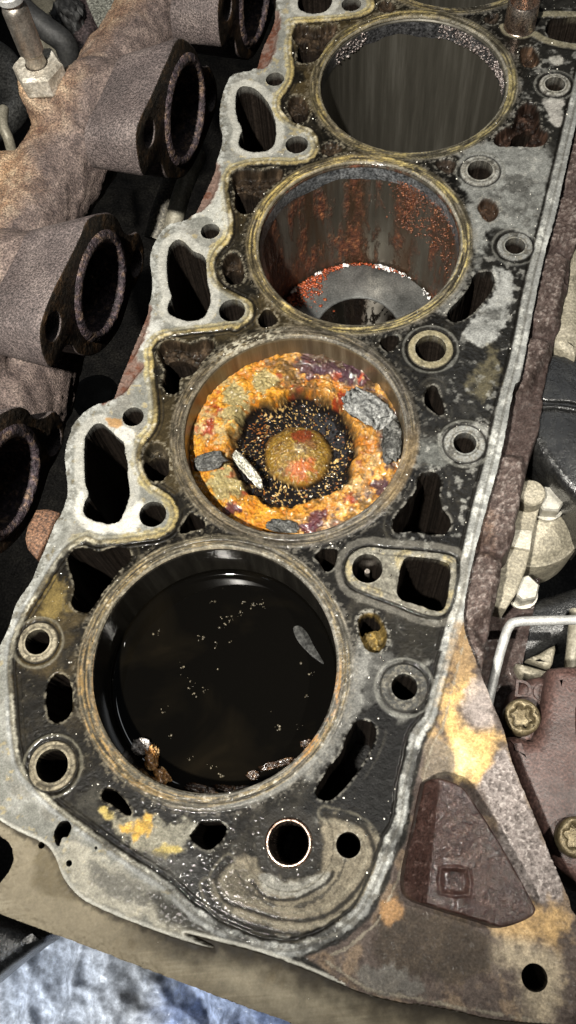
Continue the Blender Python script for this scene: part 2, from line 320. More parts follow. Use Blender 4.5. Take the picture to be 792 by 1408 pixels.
TOPB = px('S', (270, 190), (310, 240), (400, 258), (480, 240), (560, 282), (680, 318), (830, 336)); TOPB2 = px('S', (520, 110), (620, 100), (830, 105))

# ---- the grid
ys = [-126.0]
while ys[-1] < 412: ys.append(ys[-1]+(.30 if ys[-1] < 90 else .30+.30*min(1, (ys[-1]-90)/220)))
GY = np.array(ys); GX = np.arange(-96, 148, .33); nx, ny = len(GX), len(GY)
XX, YY = [q.astype(np.float32) for q in np.meshgrid(GX, GY)]
def WIN(P, m):
    (x0, y0), (x1, y1) = np.min(P, 0)-m, np.max(P, 0)+m; xa, xb = np.searchsorted(GX, [x0, x1]); ya, yb = np.searchsorted(GY, [y0, y1])
    return (slice(ya, yb), slice(xa, xb))
def field(P, closed=True, m=8.0, inside=True, wn=None):
    P = np.array(P); n = len(P); D = np.full((ny, nx), m, np.float32); I = np.zeros((ny, nx), bool)
    for i in range(n if closed else n-1):
        a, b = P[i], P[(i+1) % n]
        x0, x1 = np.searchsorted(GX, [min(a[0], b[0])-m, max(a[0], b[0])+m]); y0, y1 = np.searchsorted(GY, [min(a[1], b[1])-m, max(a[1], b[1])+m])
        if x1 > x0 and y1 > y0:
            u, v = XX[y0:y1, x0:x1]-a[0], YY[y0:y1, x0:x1]-a[1]; e = b-a
            t = np.clip((u*e[0]+v*e[1])/(e@e+1e-12), 0, 1)
            D[y0:y1, x0:x1] = np.minimum(D[y0:y1, x0:x1], np.hypot(u-t*e[0], v-t*e[1]))
        if inside and closed and a[1] != b[1]:
            r0, r1 = np.searchsorted(GY, [min(a[1], b[1]), max(a[1], b[1])])
            if r1 > r0:
                xc = a[0]+(GY[r0:r1]-a[1])*(b[0]-a[0])/(b[1]-a[1]); I[r0:r1] ^= GX[None, :] < xc[:, None]
    if closed and inside:
        if wn: D[wn] = np.where(I[wn], -D[wn], D[wn])
        else: D[I] *= -1
    return D
n1 = fbm(XX, YY, .05, 4, 1); n2 = fbm(XX, YY, .18, 4, 2); n3 = fbm(XX, YY, .55, 4, 3); n4 = fbm(XX, YY, 1.3, 2, 4); n5 = fbm(XX, YY, .09, 5, 6)
n6 = fbm(XX, YY, .35, 4, 8)
sd_out = field(outline)+.25*n3
hole = np.full((ny, nx), 8.0)
for P in POLY: hole = np.minimum(hole, field(smooth(d2(P), 4)))
hole += .17*n3+.09*n4                                                   # corroded lips
port = np.full((ny, nx), 8.0)
for P in PORTS: port = np.minimum(port, field(smooth(d2(P), 4)))
rnd = np.full((ny, nx), 8.0)
for c, r in ROUND: rnd = np.minimum(rnd, np.hypot(XX-c[0], YY-c[1])-r)
rb = np.min([np.hypot(XX-c[0], YY-c[1]) for c in BC], axis=0)
solid = np.maximum(np.maximum(sd_out, -hole), np.maximum(-rnd, BORE_R-rb))      # < 0 where there is metal
dtr = field(track, False, 9, False); zin = field(zone)
dfr = field(np.vstack([front, [(160, -200), (-200, -200)]]))
dsh = field(np.vstack([shelf_l, d2(px('X', (500, 1372), (800, 1430))), [(160, -60), (160, 60), (80, 60)]]))
dis = field(smooth(d2(IS), 4)); da1 = field(smooth(d2(ARC1), 5, False), False, 6, False); da2 = field(smooth(d2(ARC2), 5, False), False, 6, False); da3 = field(smooth(d2(ARC3), 5, False), False, 6, False)
dtb = np.minimum(field(smooth(d2(TOPB), 5, False), False, 6, False), field(smooth(d2(TOPB2), 5, False), False, 6, False))

# ---- colour, height, roughness, oil
C = np.zeros((ny, nx, 3), np.float32); Hh = np.zeros((ny, nx), np.float32); Ro = np.full((ny, nx), .42, np.float32); We = np.full((ny, nx), .5, np.float32)
def mix(m, col, rough=None, wet=None):
    m = np.clip(m, 0, 1); rows = np.flatnonzero(m.any(1)); cols = np.flatnonzero(m.any(0))
    if not len(rows): return
    w_ = (slice(rows[0], rows[-1]+1), slice(cols[0], cols[-1]+1)); m = m[w_].astype(np.float32)
    C[w_] = C[w_]*(1-m[..., None])+np.array(col, np.float32)*m[..., None]
    if rough is not None: Ro[w_] = Ro[w_]*(1-m)+rough*m
    if wet is not None: We[w_] = We[w_]*(1-m)+wet*m
def stain_or_light(p, col, k=1.0, soft=1.2, warp=3.0, rough=None, wet=None, nz=None):  # real stains, plus some patches of painted light and shade
    P = smooth(d2(p), 4); w_ = WIN(P, 8)
    sd = field(P, True, 8, True, w_)[w_]
    m = k*sst(-soft, soft, -sd+warp*(n2[w_]*.6+n3[w_]*.5)); m = np.clip(m, 0, 1)
    C[w_] = C[w_]*(1-m[..., None])+np.array(col, np.float32)*m[..., None]
    if rough is not None: Ro[w_] = Ro[w_]*(1-m)+rough*m
    if wet is not None: We[w_] = We[w_]*(1-m)+wet*m
def ell(cx, cy, rx, ry, rot=0, n=14):
    t = np.linspace(0, 2*np.pi, n, endpoint=False); c, s = math.cos(math.radians(rot)), math.sin(math.radians(rot))
    return [(cx+rx*math.cos(a)*c-ry*math.sin(a)*s, cy+rx*math.cos(a)*s+ry*math.sin(a)*c) for a in t]
C[:] = (.020, .018, .014)
wq = fbm(XX+6*n2, YY+6*n5, .03, 4, 12); wl = sst(25, -20, XX)
mix(.8*sst(0, .6, n2+.5*n3), (.042, .038, .030)); mix(.7*sst(.25, .8, n5), (.055, .047, .03)); mix(.6*sst(.5, 1.0, n6+.4*n4), (.12, .115, .1), .6)
mix(.7*sst(.2, .7, n1+.3*n3), (.014, .013, .011), .25, 1.0); mix(.35*sst(.6, 1.0, n3), (.20, .19, .16), .6, .1); mix(.8*wl*sst(-.05, .45, wq), (.085, .066, .034), .35, .7); mix(.7*sst(.1, .5, -wq), (.012, .011, .0095), .22, .9)
Hh += .03*n3+.02*n4
# right-hand side: dry grey film over dark oil
right = sst(42, 50, XX+3*n2)*(zin < 0)
mix(right*.9*sst(95, 130, YY), (.030, .029, .026), .3, .7)
stain_or_light(px('X', (640, 205), (700, 195), (758, 205), (742, 300), (724, 325), (700, 312), (668, 330), (655, 380), (648, 330), (640, 270)), (.21, .215, .205), .9, 2.0, 4.0, .55, .25)
stain_or_light(px('E', (440, 530), (520, 560), (508, 680), (480, 780), (400, 862), (318, 830), (305, 795), (390, 700), (445, 620)), (.27, .275, .265), .95, .7, 2.0, .6, .1)
stain_or_light(px('S', (560, 720), (690, 720), (690, 890), (640, 900), (590, 820)), (.30, .29, .27), .9, .6, 1.5, .6, .1)
stain_or_light(px('S', (600, 430), (660, 400), (690, 430), (660, 465)), (.33, .32, .29), .8, .8, 1.5)
stain_or_light(ell(628, 375, 16, 60, 20), (.2, .2, .185), .8, 1.6, 3)
stain_or_light(px('E', (340, 1000), (420, 930), (420, 870), (480, 960), (460, 1040), (380, 1100)), (.16, .14, .085), .7, 2, 4)
stain_or_light(px('H', (210, 450), (250, 400), (330, 380), (400, 400), (410, 480), (380, 560), (300, 570), (230, 530)), (.25, .25, .235), .9, .8, 2.0, .55, .2)
stain_or_light(px('H', (100, 470), (200, 480), (260, 540), (180, 580), (110, 560)), (.14, .145, .135), .8, 2, 4)
stain_or_light(ell(612, 668, 26, 20), (.02, .018, .015), .8, 2, 3, .22, 1)
mix(right*.6*sst(.1, .6, n5+.4*n6), (.05, .048, .043), .3, .6); mix(right*.5*sst(.3, .7, n6-.3*n5), (.30, .30, .28), .6, .1)
# black oil film in front of the first bore, right, with a cast shadow painted in
stain_or_light(px('K', (200, 600), (300, 620), (330, 680), (430, 670), (420, 760), (370, 950), (320, 1131), (250, 1131), (60, 1060), (0, 1060), (40, 960), (140, 830), (190, 700)), (.006, .0058, .0052), .97, 1.5, 2.5, .30, .35)
stain_or_light(px('K', (220, 460), (330, 440), (360, 500), (300, 560), (280, 640), (200, 640), (205, 520)), (.10, .10, .095), .8, 1.5, 3.0, .5, .3)
stain_or_light(px('K', (285, 590), (300, 510), (380, 490), (460, 520), (475, 600), (430, 665), (370, 730), (345, 700), (310, 660)), (.15, .15, .14), .85, .8, 1.6, .5, .2)
stain_or_light(px('K', (330, 320), (500, 330), (520, 400), (470, 490), (400, 480), (340, 420)), (.03, .027, .02), .85, 2, 3, .25, 1.)
stain_or_light(px('X', (455, 1000), (475, 960), (490, 905), (500, 880), (505, 930), (490, 985), (465, 1030), (430, 1070), (420, 1062)), (.17, .17, .16), .8, 1.0, 2.0, .5, .2)
# first bore, left and below
stain_or_light(px('I', (170, 190), (230, 200), (250, 320), (210, 350), (150, 330), (160, 260)), (.20, .155, .06), .7, 1.5, 4)
stain_or_light(px('M', (270, 100), (330, 60), (330, 150), (380, 210), (300, 190), (240, 150)), (.06, .06, .056), .9, 1.5, 2.5, .4, .5)
stain_or_light(px('M', (330, 150), (420, 190), (500, 160), (560, 200), (640, 190), (610, 300), (520, 300), (430, 260), (350, 200)), (.24, .235, .20), .9, 1.2, 3, .5, .3)
stain_or_light(px('M', (395, 210), (440, 205), (480, 165), (505, 170), (500, 215), (450, 245)), (.46, .29, .05), .85, .8, 2.2, .4, .5)
stain_or_light(px('M', (510, 285), (560, 270), (610, 280), (590, 300), (530, 300)), (.42, .33, .09), .8, .7, 2); stain_or_light(px('M', (325, 150), (350, 145), (375, 180), (350, 190)), (.42, .34, .11), .8, .7, 1.5)
stain_or_light(px('M', (470, 300), (600, 300), (660, 330), (650, 400), (580, 390), (500, 340)), (.10, .10, .095), .8, 1.5, 3)
stain_or_light(px('M', (640, 330), (792, 420), (792, 560), (700, 500), (600, 420)), (.018, .017, .015), .9, 1.5, 3, .25, 1)  # oily black, deepened to paint the shadow band across the front
# worn ring of sealing marks round the dowel at the front
stain_or_light(px('N', (170, 300), (260, 240), (330, 290), (400, 310), (500, 280), (520, 110), (600, 110), (690, 160), (690, 280), (620, 400), (500, 470), (380, 480), (250, 440), (170, 370)), (.20, .175, .13), .92, 1.4, 2.0, .5, .08)
stain_or_light(px('N', (170, 300), (230, 265), (290, 300), (290, 370), (230, 395), (175, 365)), (.13, .115, .085), .9, .8, .6, .4, .5)
stain_or_light(px('N', (300, 300), (340, 290), (400, 320), (500, 290), (540, 285), (540, 310), (470, 360), (380, 365), (320, 345)), (.24, .24, .22), .8, .8, 1.5)
for dd, wd in ((da1, 1.0), (da2, .8), (da3, 1.1)):
    mix(.92*sst(wd*1.1, wd*.3, dd+.4*np.abs(n3)+.3*n2), (.028, .024, .018), .4, .3); Hh -= .05*sst(wd, 0, dd); mix(.45*sst(wd*1.0, 0, np.abs(dd-2.0)+.6*np.abs(n3)), (.26, .24, .185), .5); mix(.4*sst(.5, 0, np.abs(dd-3.6)+.8*np.abs(n3)), (.05, .042, .03), .4)
qd = np.hypot(XX-ROUND[8][0][0], YY-ROUND[8][0][1]); mix(.85*sst(11.5, 9.5, qd+.8*n2+.5*n3), (.03, .026, .02), .3, .8); mix(.6*sst(.5, .1, np.abs(qd-13.5)+.5*np.abs(n3)), (.035, .03, .022)); mix(.7*sst(.9, .3, np.abs(qd-17.5)+1.2*np.abs(n3)+.5*n2)*(YY < ROUND[8][0][1]+6), (.03, .025, .018), .3, .7)
# margin outside the seal track: pale scraped aluminium crust
outm = sst(-.6, .6, zin)
lf = sst(30, 10, XX)
mix(outm*lf, (.20, .20, .178), .62, .12); mix(outm*lf*.8*sst(-.1, .6, n5+.3*n2), (.32, .32, .295), .7, .05); mix(outm*lf*.6*sst(.1, .6, n5), (.15, .14, .115)); mix(outm*lf*.7*sst(.35, .7, n6), (.34, .28, .15))
Hh += outm*lf*(.08*np.maximum(n3, -.3)+.05*n4)
edge = sst(5, 1.0, -sd_out)*outm*lf
mix(edge*.75*sst(-.2, .4, n3+.1), (.33, .335, .315), .75, 0); mix(edge*.7*sst(.2, .6, n6), (.10, .095, .08)); Hh += edge*(.45*np.maximum(n3, -.2)+.2*n4)
stain_or_light(px('M', (230, 250), (330, 300), (520, 430), (700, 570), (560, 560), (330, 470), (240, 400), (200, 330)), (.33, .31, .25), .8, 1.5, 3, .55, .2)
stain_or_light(px('M', (300, 330), (420, 370), (520, 430), (470, 450), (340, 420)), (.13, .125, .11), .8, 1.5, 4, .5, .4)
stain_or_light(px('M', (480, 420), (620, 470), (700, 560), (560, 530)), (.04, .037, .03), .9, 1.5, 2, .3, .8)  # same shadow band, painted dark on the front margin
# ports: clean bright lands beside them
pl = sst(4.2, 3.0, port)*sst(-.2, .2, port); mix(pl*.85, (.36, .355, .32), .5, .15)
stain_or_light(px('F', (320, 520), (345, 480), (370, 560), (480, 600), (530, 560), (600, 500), (570, 640), (460, 650), (380, 640), (330, 600)), (.52, .51, .46), .9, .8, 1.0, .45, .1)
stain_or_light(px('F', (470, 230), (520, 200), (560, 240), (530, 280), (500, 270)), (.52, .51, .47), .8, .6, 1.2); stain_or_light(px('F', (440, 170), (500, 165), (510, 195), (470, 210)), (.36, .20, .07), .85, .6, 1.5)
stain_or_light(px('Q', (670, 40), (705, 40), (740, 270), (640, 200), (560, 200)), (.42, .42, .38), .8, .8, 1.5); stain_or_light(px('Q', (330, 800), (360, 700), (430, 690), (380, 800), (345, 900)), (.44, .44, .41), .8, .8, 2)
# cast flanks below the lobes
for P in (px('Q', (372, 620), (352, 740), (300, 860), (345, 900), (300, 960), (240, 1040), (150, 1080), (150, 1050), (300, 680)), px('Q', (545, 205), (640, 150), (700, 20), (680, -60), (600, 0), (520, 190)), px('A', (760, 30), (755, 110), (730, 178), (690, 186), (670, 180), (700, 60))):
    sd = field(smooth(d2(P), 3)); m = sst(.8, -.8, sd+.8*n3); mix(m, (.20, .135, .11), .7, .1); mix(m*sst(0, .5, n2+.3*n3), (.16, .07, .045)); Hh -= 2.2*sst(.3, -2.2, sd)
# seal track: raised bead with dark edges
nar = sst(1015, 1025, 0*XX)  # constant 0
bw = np.where((XX > 40) & (YY > 25), 2.9, 1.9)*(1+.16*n2+.12*n1); bw = np.where((XX > 40) & (YY > 25), 2.8, bw); bw = np.where((XX < 0) & (YY < 15), 1.7, bw)
rs = sst(35, 50, XX)*sst(10, 30, YY); dd = dtr+(.5*n3+.3*n4)*(1-.7*rs)
yel = sst(18, 4, XX)*sst(20, 40, YY)
beadc = np.array((.25, .255, .245))*(1-yel[..., None])+np.array((.30, .26, .15))*yel[..., None]
m = (sst(bw+.3, bw-.7, dd)*np.maximum(.35+.65*sst(-.55, -.05, n5+.5*n2+.2*n3), rs))[..., None]; C[:] = C*(1-.92*m)+beadc*.92*m; Ro[:] = Ro*(1-m[..., 0])+.62*m[..., 0]; We[:] = We*(1-m[..., 0])+.1*m[..., 0]
mix(m[..., 0]*.7*sst(.1, .6, n2+.5*n3), (.38, .385, .365)); mix(m[..., 0]*yel*.6*sst(0, .5, n5+.4*n6), (.40, .33, .14))
mix(m[..., 0]*.6*(1-.6*rs)*sst(.35, .7, n6), (.12, .11, .09))
Hh += (.20+.08*n2)*sst(bw+.2, bw-.5, dtr)+m[..., 0]*.14*n4
gr = sst(.75, .2, np.abs(dtr-bw-.55)+.15*n3); mix(gr*.9*(zin < 0), (.018, .016, .013), .35, .8); Hh -= .3*gr*(zin < 0)
mix(.5*sst(.4, .1, np.abs(dtr-.2)), (.10, .095, .08))
g2 = sst(.4, .1, np.abs(dtr-bw-2.2)+.1*n3)*(zin < 0)*sst(30, 10, XX); mix(.7*g2, (.03, .027, .02)); Hh -= .2*g2
# bore rings
G_ = (XX, YY, C, Hh, Ro, We, n3, n4, rb)
for i, c in enumerate(BC[:5]):
    w_ = WIN(np.array([c]), 50); XX, YY, C, Hh, Ro, We, n3, n4, rb = [q[w_] for q in G_]
    r = np.hypot(XX-c[0], YY-c[1]); th = np.arctan2(YY-c[1], XX-c[0])
    nr = fbm(th*3.5, r*.30, 1.0, 4, i+3); nf = fbm(th*30, r*1.2, 1.0, 3, i+5); ns = fbm(th*5.5+.6*nr, r*2.0, 1.0, 3, i+8); rr = r+.25*nf
    ring = sst(46.3+.5*nr, 45.0+.5*nr, rr)
    own = (rb >= r-1e-6)
    k = ring*own; gr_ = [.75, .75, .25, .2, .2][i]
    mix(k*.93, [(.135, .128, .11), (.105, .095, .08), (.14, .12, .08), (.11, .10, .07), (.1, .09, .07)][i], .42, .35); mix(k*.8*sst(-.1, .5, ns), (.22, .20, .165), .45, .25)
    yk = [.65, .5, 1.0, .95, .9][i]
    mix(k*yk*sst(-.1, .4, .6*ns+.5*nr+.2*nf)*sst(41.0, 41.8, r)*sst(45.6, 44.4, r), [(.25, .185, .08), (.26, .20, .10), (.38, .31, .13), (.27, .225, .10), (.24, .2, .1)][i], .45, .3)
    mix(k*.9*gr_*sst(.35, .7, nf+.3*nr), (.34, .33, .30), .5); mix(k*.85*sst(.2, .6, -ns-.2*nr), (.045, .04, .03), .3, .7); mix(k*.6*gr_*sst(.4, .7, -nf), (.04, .035, .025))
    mix(k*.6*sst(.4, .1, np.abs(r-43.3-.1*nr)), (.05, .04, .025)); mix(k*.6*sst(.4, .1, np.abs(r-44.7-.15*nr)), (.05, .045, .03)); mix(k*.5*sst(.35, .1, np.abs(r-41.2)), (.32, .31, .28))
    if i == 0: a = sst(.6, .15, np.abs(th+.15)); mix(k*a*.8*sst(-.1, .4, .6*ns+.5*nf)*sst(43.2, 42.2, r), (.36, .17, .035), .4, .5); mix(k*sst(.8, .2, np.abs(th+.7))*sst(43.5, 44.5, r)*.8, (.19, .19, .18))
    if i == 0: a = sst(1.0, .3, np.abs(th+2.3)); mix(k*a*.55*sst(-.1, .5, .6*ns+.5*nf), (.30, .18, .06))
    if i == 1: mix(k*.5*sst(-.2, .3, nf), (.12, .105, .09)); mix(k*sst(.5, .1, np.abs(th-2.3))*.8*sst(-.2, .2, nf), (.36, .36, .33)); mix(k*sst(.5, .2, np.abs(th+.1))*.5, (.22, .15, .07))
    Hh += .35*k+k*.07*nf*gr_+k*.05*ns-.25*k*sst(.45, .1, np.abs(r-43.3-.1*nr)); Hh -= .9*sst(41.6, 40.5, r)*own
    sc = sst(1.6, .2, np.abs(r-46.6))*own; mix(sc*.5*sst(0, .3, n4+n3), (.16, .15, .13))
XX, YY, C, Hh, Ro, We, n3, n4, rb = G_
# island by the square hole, arcs near the top
isl = sst(.3, -.3, dis+.3*n3); mix(isl*.9, (.21, .20, .165), .5, .3); mix(isl*.7*sst(.0, .5, n2+.4*n3), (.30, .25, .13)); mix(isl*.7*sst(.2, .6, n6), (.12, .11, .09)); Hh += .35*isl
e = sst(.7, .2, np.abs(dis-.8)+.2*n3); mix(e*.9, (.02, .018, .014), .3, 1); Hh -= .3*e
mix(sst(.45, .1, np.abs(dis+2.2)+.2*n3)*.6, (.06, .055, .045)); e = sst(1.6, .8, np.abs(dis-2.6)+.5*n3); mix(e*.5, (.2, .19, .165))
mix(.85*sst(2.2, 1.4, dtb+.3*n3), (.22, .20, .14), .5, .2); Hh += .3*sst(2.2, 1.4, dtb); mix(.8*sst(.6, .2, np.abs(dtb-2.7)+.2*n3), (.02, .018, .015))
# bolt-hole seats
SEAT = {0: (1.52, .5), 1: (1.52, .5), 2: (1.72, .5), 3: (1.42, .5), 4: (1.75, .3), 5: (1.75, .1), 6: (1.55, .5), 7: (1.45, .4)}
for i, (k, b) in SEAT.items():
    c, r = ROUND[i]; q = np.hypot(XX-c[0], YY-c[1])+.12*n3; m = sst(r*k+.3, r*k-.15, q)
    mix(m*.95, (.08, .08, .076) if i == 5 else [(.30, .295, .27), (.27, .27, .25), (.25, .255, .245), (.2, .2, .18), (.24, .245, .235), 0, (.30, .285, .245), (.29, .27, .225)][i], .5, .15); mix(m*.7*sst(-.1, .5, n4+.6*n3), (.15, .14, .115)); mix(m*.7*sst(.25, .6, n6+.5*n2), (.07, .065, .055)); mix(m*.6*sst(.4, .1, np.abs(q-r*1.2)+.2*n3), (.06, .055, .045)); Hh += .45*m*(1+.3*n2)
    if i == 3: mix(m*.75, (.30, .26, .155))
    e = sst(.55, .15, np.abs(q-r*k-.5)); mix(e*.9, (.02, .018, .015), .3, .8); Hh -= .3*e
    e = sst(.7, .2, np.abs(q-r*k-2.0)+.3*n2); mix(e*.55, (.2, .2, .18)); Hh += .15*e
# lips of holes: thin bright or crusted edge
lip = sst(1.3, .2, hole)*sst(0, .2, hole); mix(lip*.55*sst(-.1, .3, n3+.5*n4), (.26, .25, .22), .45, .4); Hh -= .35*sst(.5, 0, hole)
lip2 = sst(.9, .1, rnd); mix(lip2*.5*sst(-.2, .3, n4), (.3, .29, .25))
e = sst(.5, .15, np.abs(hole-2.0)+.25*n3)*(zin < 0); mix(e*.35*sst(-.2, .3, n2), (.02, .018, .015)); e = sst(.6, .1, np.abs(hole-2.9)+.45*n3)*(zin < 0); mix(e*.3*sst(0, .4, n5), (.13, .12, .095))
# crusted recesses
G_ = (C, Hh, Ro, We, n3, n4, n6)
for P, dep, col in DENT:
    P = smooth(d2(P), 4); w_ = WIN(P, 8); C, Hh, Ro, We, n3, n4, n6 = [q_[w_] for q_ in G_]
    sd = field(P)[w_]+.2*n3; m = sst(.2, -.5, sd)
    # field(smooth(d2(P), 4))+.2*n3; m = sst(.2, -.5, sd)
    mix(m, col, .5, .6); mix(m*.8*sst(.1, .5, n3+.3*n4), np.array(col)*1.9, .5, .4); mix(m*.7*sst(.15, .5, n6), np.array(col)*.3, .3, .9)
    Hh += -dep*sst(.15, -1.4, sd)+m*(.75*n3+.5*n4); e = sst(.9, .3, np.abs(sd-.7)); mix(e*.55*sst(-.1, .3, n4), (.24, .23, .2))
C, Hh, Ro, We, n3, n4, n6 = G_
# shelf of rough casting, front right
sh = sst(.6, -.6, dsh+.6*n3)*(dfr > -.2)
mix(sh, (.10, .08, .07), .6, .25); mix(sh*sst(-.1, .5, n2+.4*n3), (.15, .112, .08), .6, .2); mix(sh*.7*sst(.2, .6, n6), (.07, .052, .045), .5, .3)
Hh -= sh*(1.0*sst(0, -3, dsh)); Hh += sh*(.16*n3+.1*n4)
stain_or_light(px('K', (560, 560), (650, 540), (640, 640), (600, 660), (640, 740), (760, 760), (740, 850), (690, 930), (600, 930), (575, 860), (530, 770), (525, 700)), (.40, .265, .105), .9, 3.5, 4, .7, .05)  # yellow casting with the bright light on it painted in
stain_or_light(px('K', (570, 820), (620, 800), (650, 870), (620, 930), (580, 900)), (.50, .40, .21), .75, 3, 3)  # painted highlight inside the yellow patch
stain_or_light(px('K', (600, 340), (660, 380), (670, 480), (640, 540), (565, 545), (570, 440)), (.22, .145, .07), .8, 2, 3, .5, .4)
stain_or_light(px('K', (640, 560), (700, 560), (740, 700), (680, 740), (620, 700), (600, 640)), (.23, .20, .185), .8, 1.5, 3)
stain_or_light(px('K', (470, 800), (520, 780), (575, 830), (570, 920), (500, 930), (450, 940), (450, 870)), (.14, .115, .085), .9, .8, 1.0, .3, .9)
g = field(smooth(d2(px('L', (150, 780), (215, 760), (330, 1050), (480, 1408), (420, 1480), (250, 1408), (120, 1000), (60, 920))), 4)); m = sst(1, -1, g+n2); mix(m, (.19, .165, .155), .4, .5); mix(m*.6*sst(.2, .8, n4), (.34, .31, .29), .35); mix(m*.6*sst(.2, .8, -n4-.5*n3), (.06, .05, .046)); Hh += m*(.55*n4+.35*n3)
stain_or_light(px('O', (640, 560), (740, 570), (740, 720), (640, 690), (560, 680), (500, 650), (620, 610)), (.33, .22, .10), .85, 3, 4, .6, .1)  # lit spot near the corner, painted into the colour
stain_or_light(px('O', (470, 690), (560, 690), (700, 720), (740, 800), (720, 960), (640, 1000), (590, 900), (560, 800), (480, 760)), (.27, .23, .165), .85, 3.5, 3.5, .6, .1)  # lit patch round the corner hole, painted pale
stain_or_light(px('O', (90, 560), (220, 570), (450, 660), (480, 760), (400, 830), (250, 840), (100, 800), (20, 740)), (.062, .049, .038), .9, 2, 3, .45, .4); stain_or_light(px('O', (80, 550), (150, 540), (150, 610), (90, 620)), (.28, .16, .07), .7, 1, 2)  # brown casting, darkened to paint the shadow beside the lit corner
stain_or_light(px('O', (0, 780), (130, 800), (230, 850), (210, 900), (0, 860)), (.11, .105, .095), .85, 1, 3); mix(sh*.7*sst(.5, .1, np.abs(dsh+2.2)+.6*n3), (.2, .18, .14))
# machined flange in front, one step lower
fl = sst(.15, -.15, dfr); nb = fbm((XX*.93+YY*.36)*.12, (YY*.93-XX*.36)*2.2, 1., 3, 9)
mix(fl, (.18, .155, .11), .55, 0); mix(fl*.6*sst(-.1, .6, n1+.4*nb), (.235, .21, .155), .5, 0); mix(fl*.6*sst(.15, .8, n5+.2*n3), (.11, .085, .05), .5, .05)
e = sst(9, .5, -dfr+2*n2)*fl*(sst(-8, 15, XX)); mix(e*.92, (.032, .025, .016), .4, .25); e = sst(2.2, .3, -dfr+.8*n3)*fl; mix(e*.8, (.03, .024, .016), .4, .2)  # dark band below the step, strengthened with painted shading
e = sst(.9, .2, np.abs(dfr-.7)+.3*n3)*(sh < .5); mix(e*.85, (.44, .43, .38), .5, .1); Hh += .4*e
Hh = np.where(fl > .02, Hh-2.6*fl+(.02-.06*n3)*fl, Hh)
stain_or_light(px('M', (80, 270), (115, 290), (100, 400), (170, 440), (240, 450), (220, 400), (170, 300), (130, 280)), (.10, .08, .045), .7, 1.5, 2, .3, .8)
Hh += .12*np.maximum(n4-.35, 0)*(zin < 0)*(We > .35)

C *= np.where(zin < 0, .72, .74)[..., None]**np.where((dsh < 0) | (dfr < 0), 0, 1)[..., None]
We[dfr < 1] = 0; We *= np.where(zin > 0, .3, 1); C *= np.where((zin < 0)[..., None], 1+(wl*.9+.1)[..., None]*np.array((.07, 0, -.15), np.float32), 1)
lum = C.mean(-1); C *= (np.clip((lum/.17), .02, 1.15)**.42)[..., None]
Gn = np.clip(.75-.5*fl-.2*(zin > 0)*(dsh > 0)-.35*sst(.5, 1, We), .2, 1)
C *= np.clip(1+(.30*n3+.22*n2+.16*n4)*np.where(fl > .5, .35, np.where(zin > 0, .55, 1)), .35, 2)[..., None]
# ---- mesh: snap grid corners to the outlines, drop the voids, pull the cut edges down into walls
ndx = np.gradient(solid, GX, axis=1); ndy = np.gradient(solid, GY, axis=0); gl = np.hypot(ndx, ndy)+1e-6
hstep = .25; snap = np.abs(solid) < hstep
PX, PY = XX.copy(), YY.copy(); st = np.where(snap, solid/gl, 0)
PX -= st*ndx/gl; PY -= st*ndy/gl; ok = (solid < 0) | snap
idx = np.arange(nx*ny).reshape(ny, nx); a, b, c, d = idx[:-1, :-1], idx[:-1, 1:], idx[1:, 1:], idx[1:, :-1]
oa, ob, oc, od = ok[:-1, :-1], ok[:-1, 1:], ok[1:, 1:], ok[1:, :-1]; cnt = oa.astype(int)+ob+oc+od
q = np.stack([a, b, c, d], -1)[cnt == 4]
tris = [np.stack(t, -1)[(cnt == 3) & ~o] for t, o in (((b, c, d), oa), ((a, c, d), ob), ((a, b, d), oc), ((a, b, c), od))]
tri = np.vstack(tris)
E_ = np.vstack([q[:, [0, 1]], q[:, [1, 2]], q[:, [2, 3]], q[:, [3, 0]], tri[:, [0, 1]], tri[:, [1, 2]], tri[:, [2, 0]]]).astype(np.int64)
key = np.minimum(E_[:, 0], E_[:, 1])*(nx*ny)+np.maximum(E_[:, 0], E_[:, 1])
so = np.argsort(key, kind='stable'); ks = key[so]; one = np.ones(len(ks), bool); eq = ks[1:] == ks[:-1]; one[1:] &= ~eq; one[:-1] &= ~eq; be = E_[so[one]]
bv = np.unique(be); pos = np.full(nx*ny, -1, np.int64); pos[bv] = np.arange(len(bv))
V0 = np.stack([PX.ravel(), PY.ravel(), Hh.ravel()], 1)
levels = [(None, 0), (-1.2, .25), (-4, .5), (-10, .2), (-20, .3), (-58, .4)]
sk = []; gxv, gyv = (ndx/gl).ravel()[bv], (ndy/gl).ravel()[bv]
rbb = rb.ravel()[bv] < 42
for z, amp in levels:
    v = V0[bv].copy()
    if z is None: sk.append(v); continue
    j = np.where(rbb, .9, amp*(RNG.rand(len(bv))-.5)*2*.6-.05)
    v[:, 0] -= gxv*(-j) * -1; v[:, 1] -= gyv*(-j) * -1; v[:, 2] = z+np.minimum(v[:, 2], 0)*(1 if z > -5 else 0); sk.append(v)
base = nx*ny; allv = np.vstack([V0]+sk); quads = [q]
prev = base+pos[be]
for l in range(1, len(levels)):
    cur = base+l*len(bv)+pos[be]; quads.append(np.stack([prev[:, 1], prev[:, 0], cur[:, 0], cur[:, 1]], 1)); prev = cur
q = np.vstack(quads)
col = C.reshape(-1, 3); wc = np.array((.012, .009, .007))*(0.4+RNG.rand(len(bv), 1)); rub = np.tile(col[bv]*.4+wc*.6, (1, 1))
gnn = np.concatenate([Gn.ravel()]+[np.ones(len(bv))]*len(levels)); col = np.vstack([col, rub, rub]+[wc]*(len(levels)-2)); ro = np.concatenate([Ro.ravel()]+[np.full(len(bv), .45)]*len(levels)); we = np.concatenate([We.ravel()]+[np.full(len(bv), .4)]*len(levels))
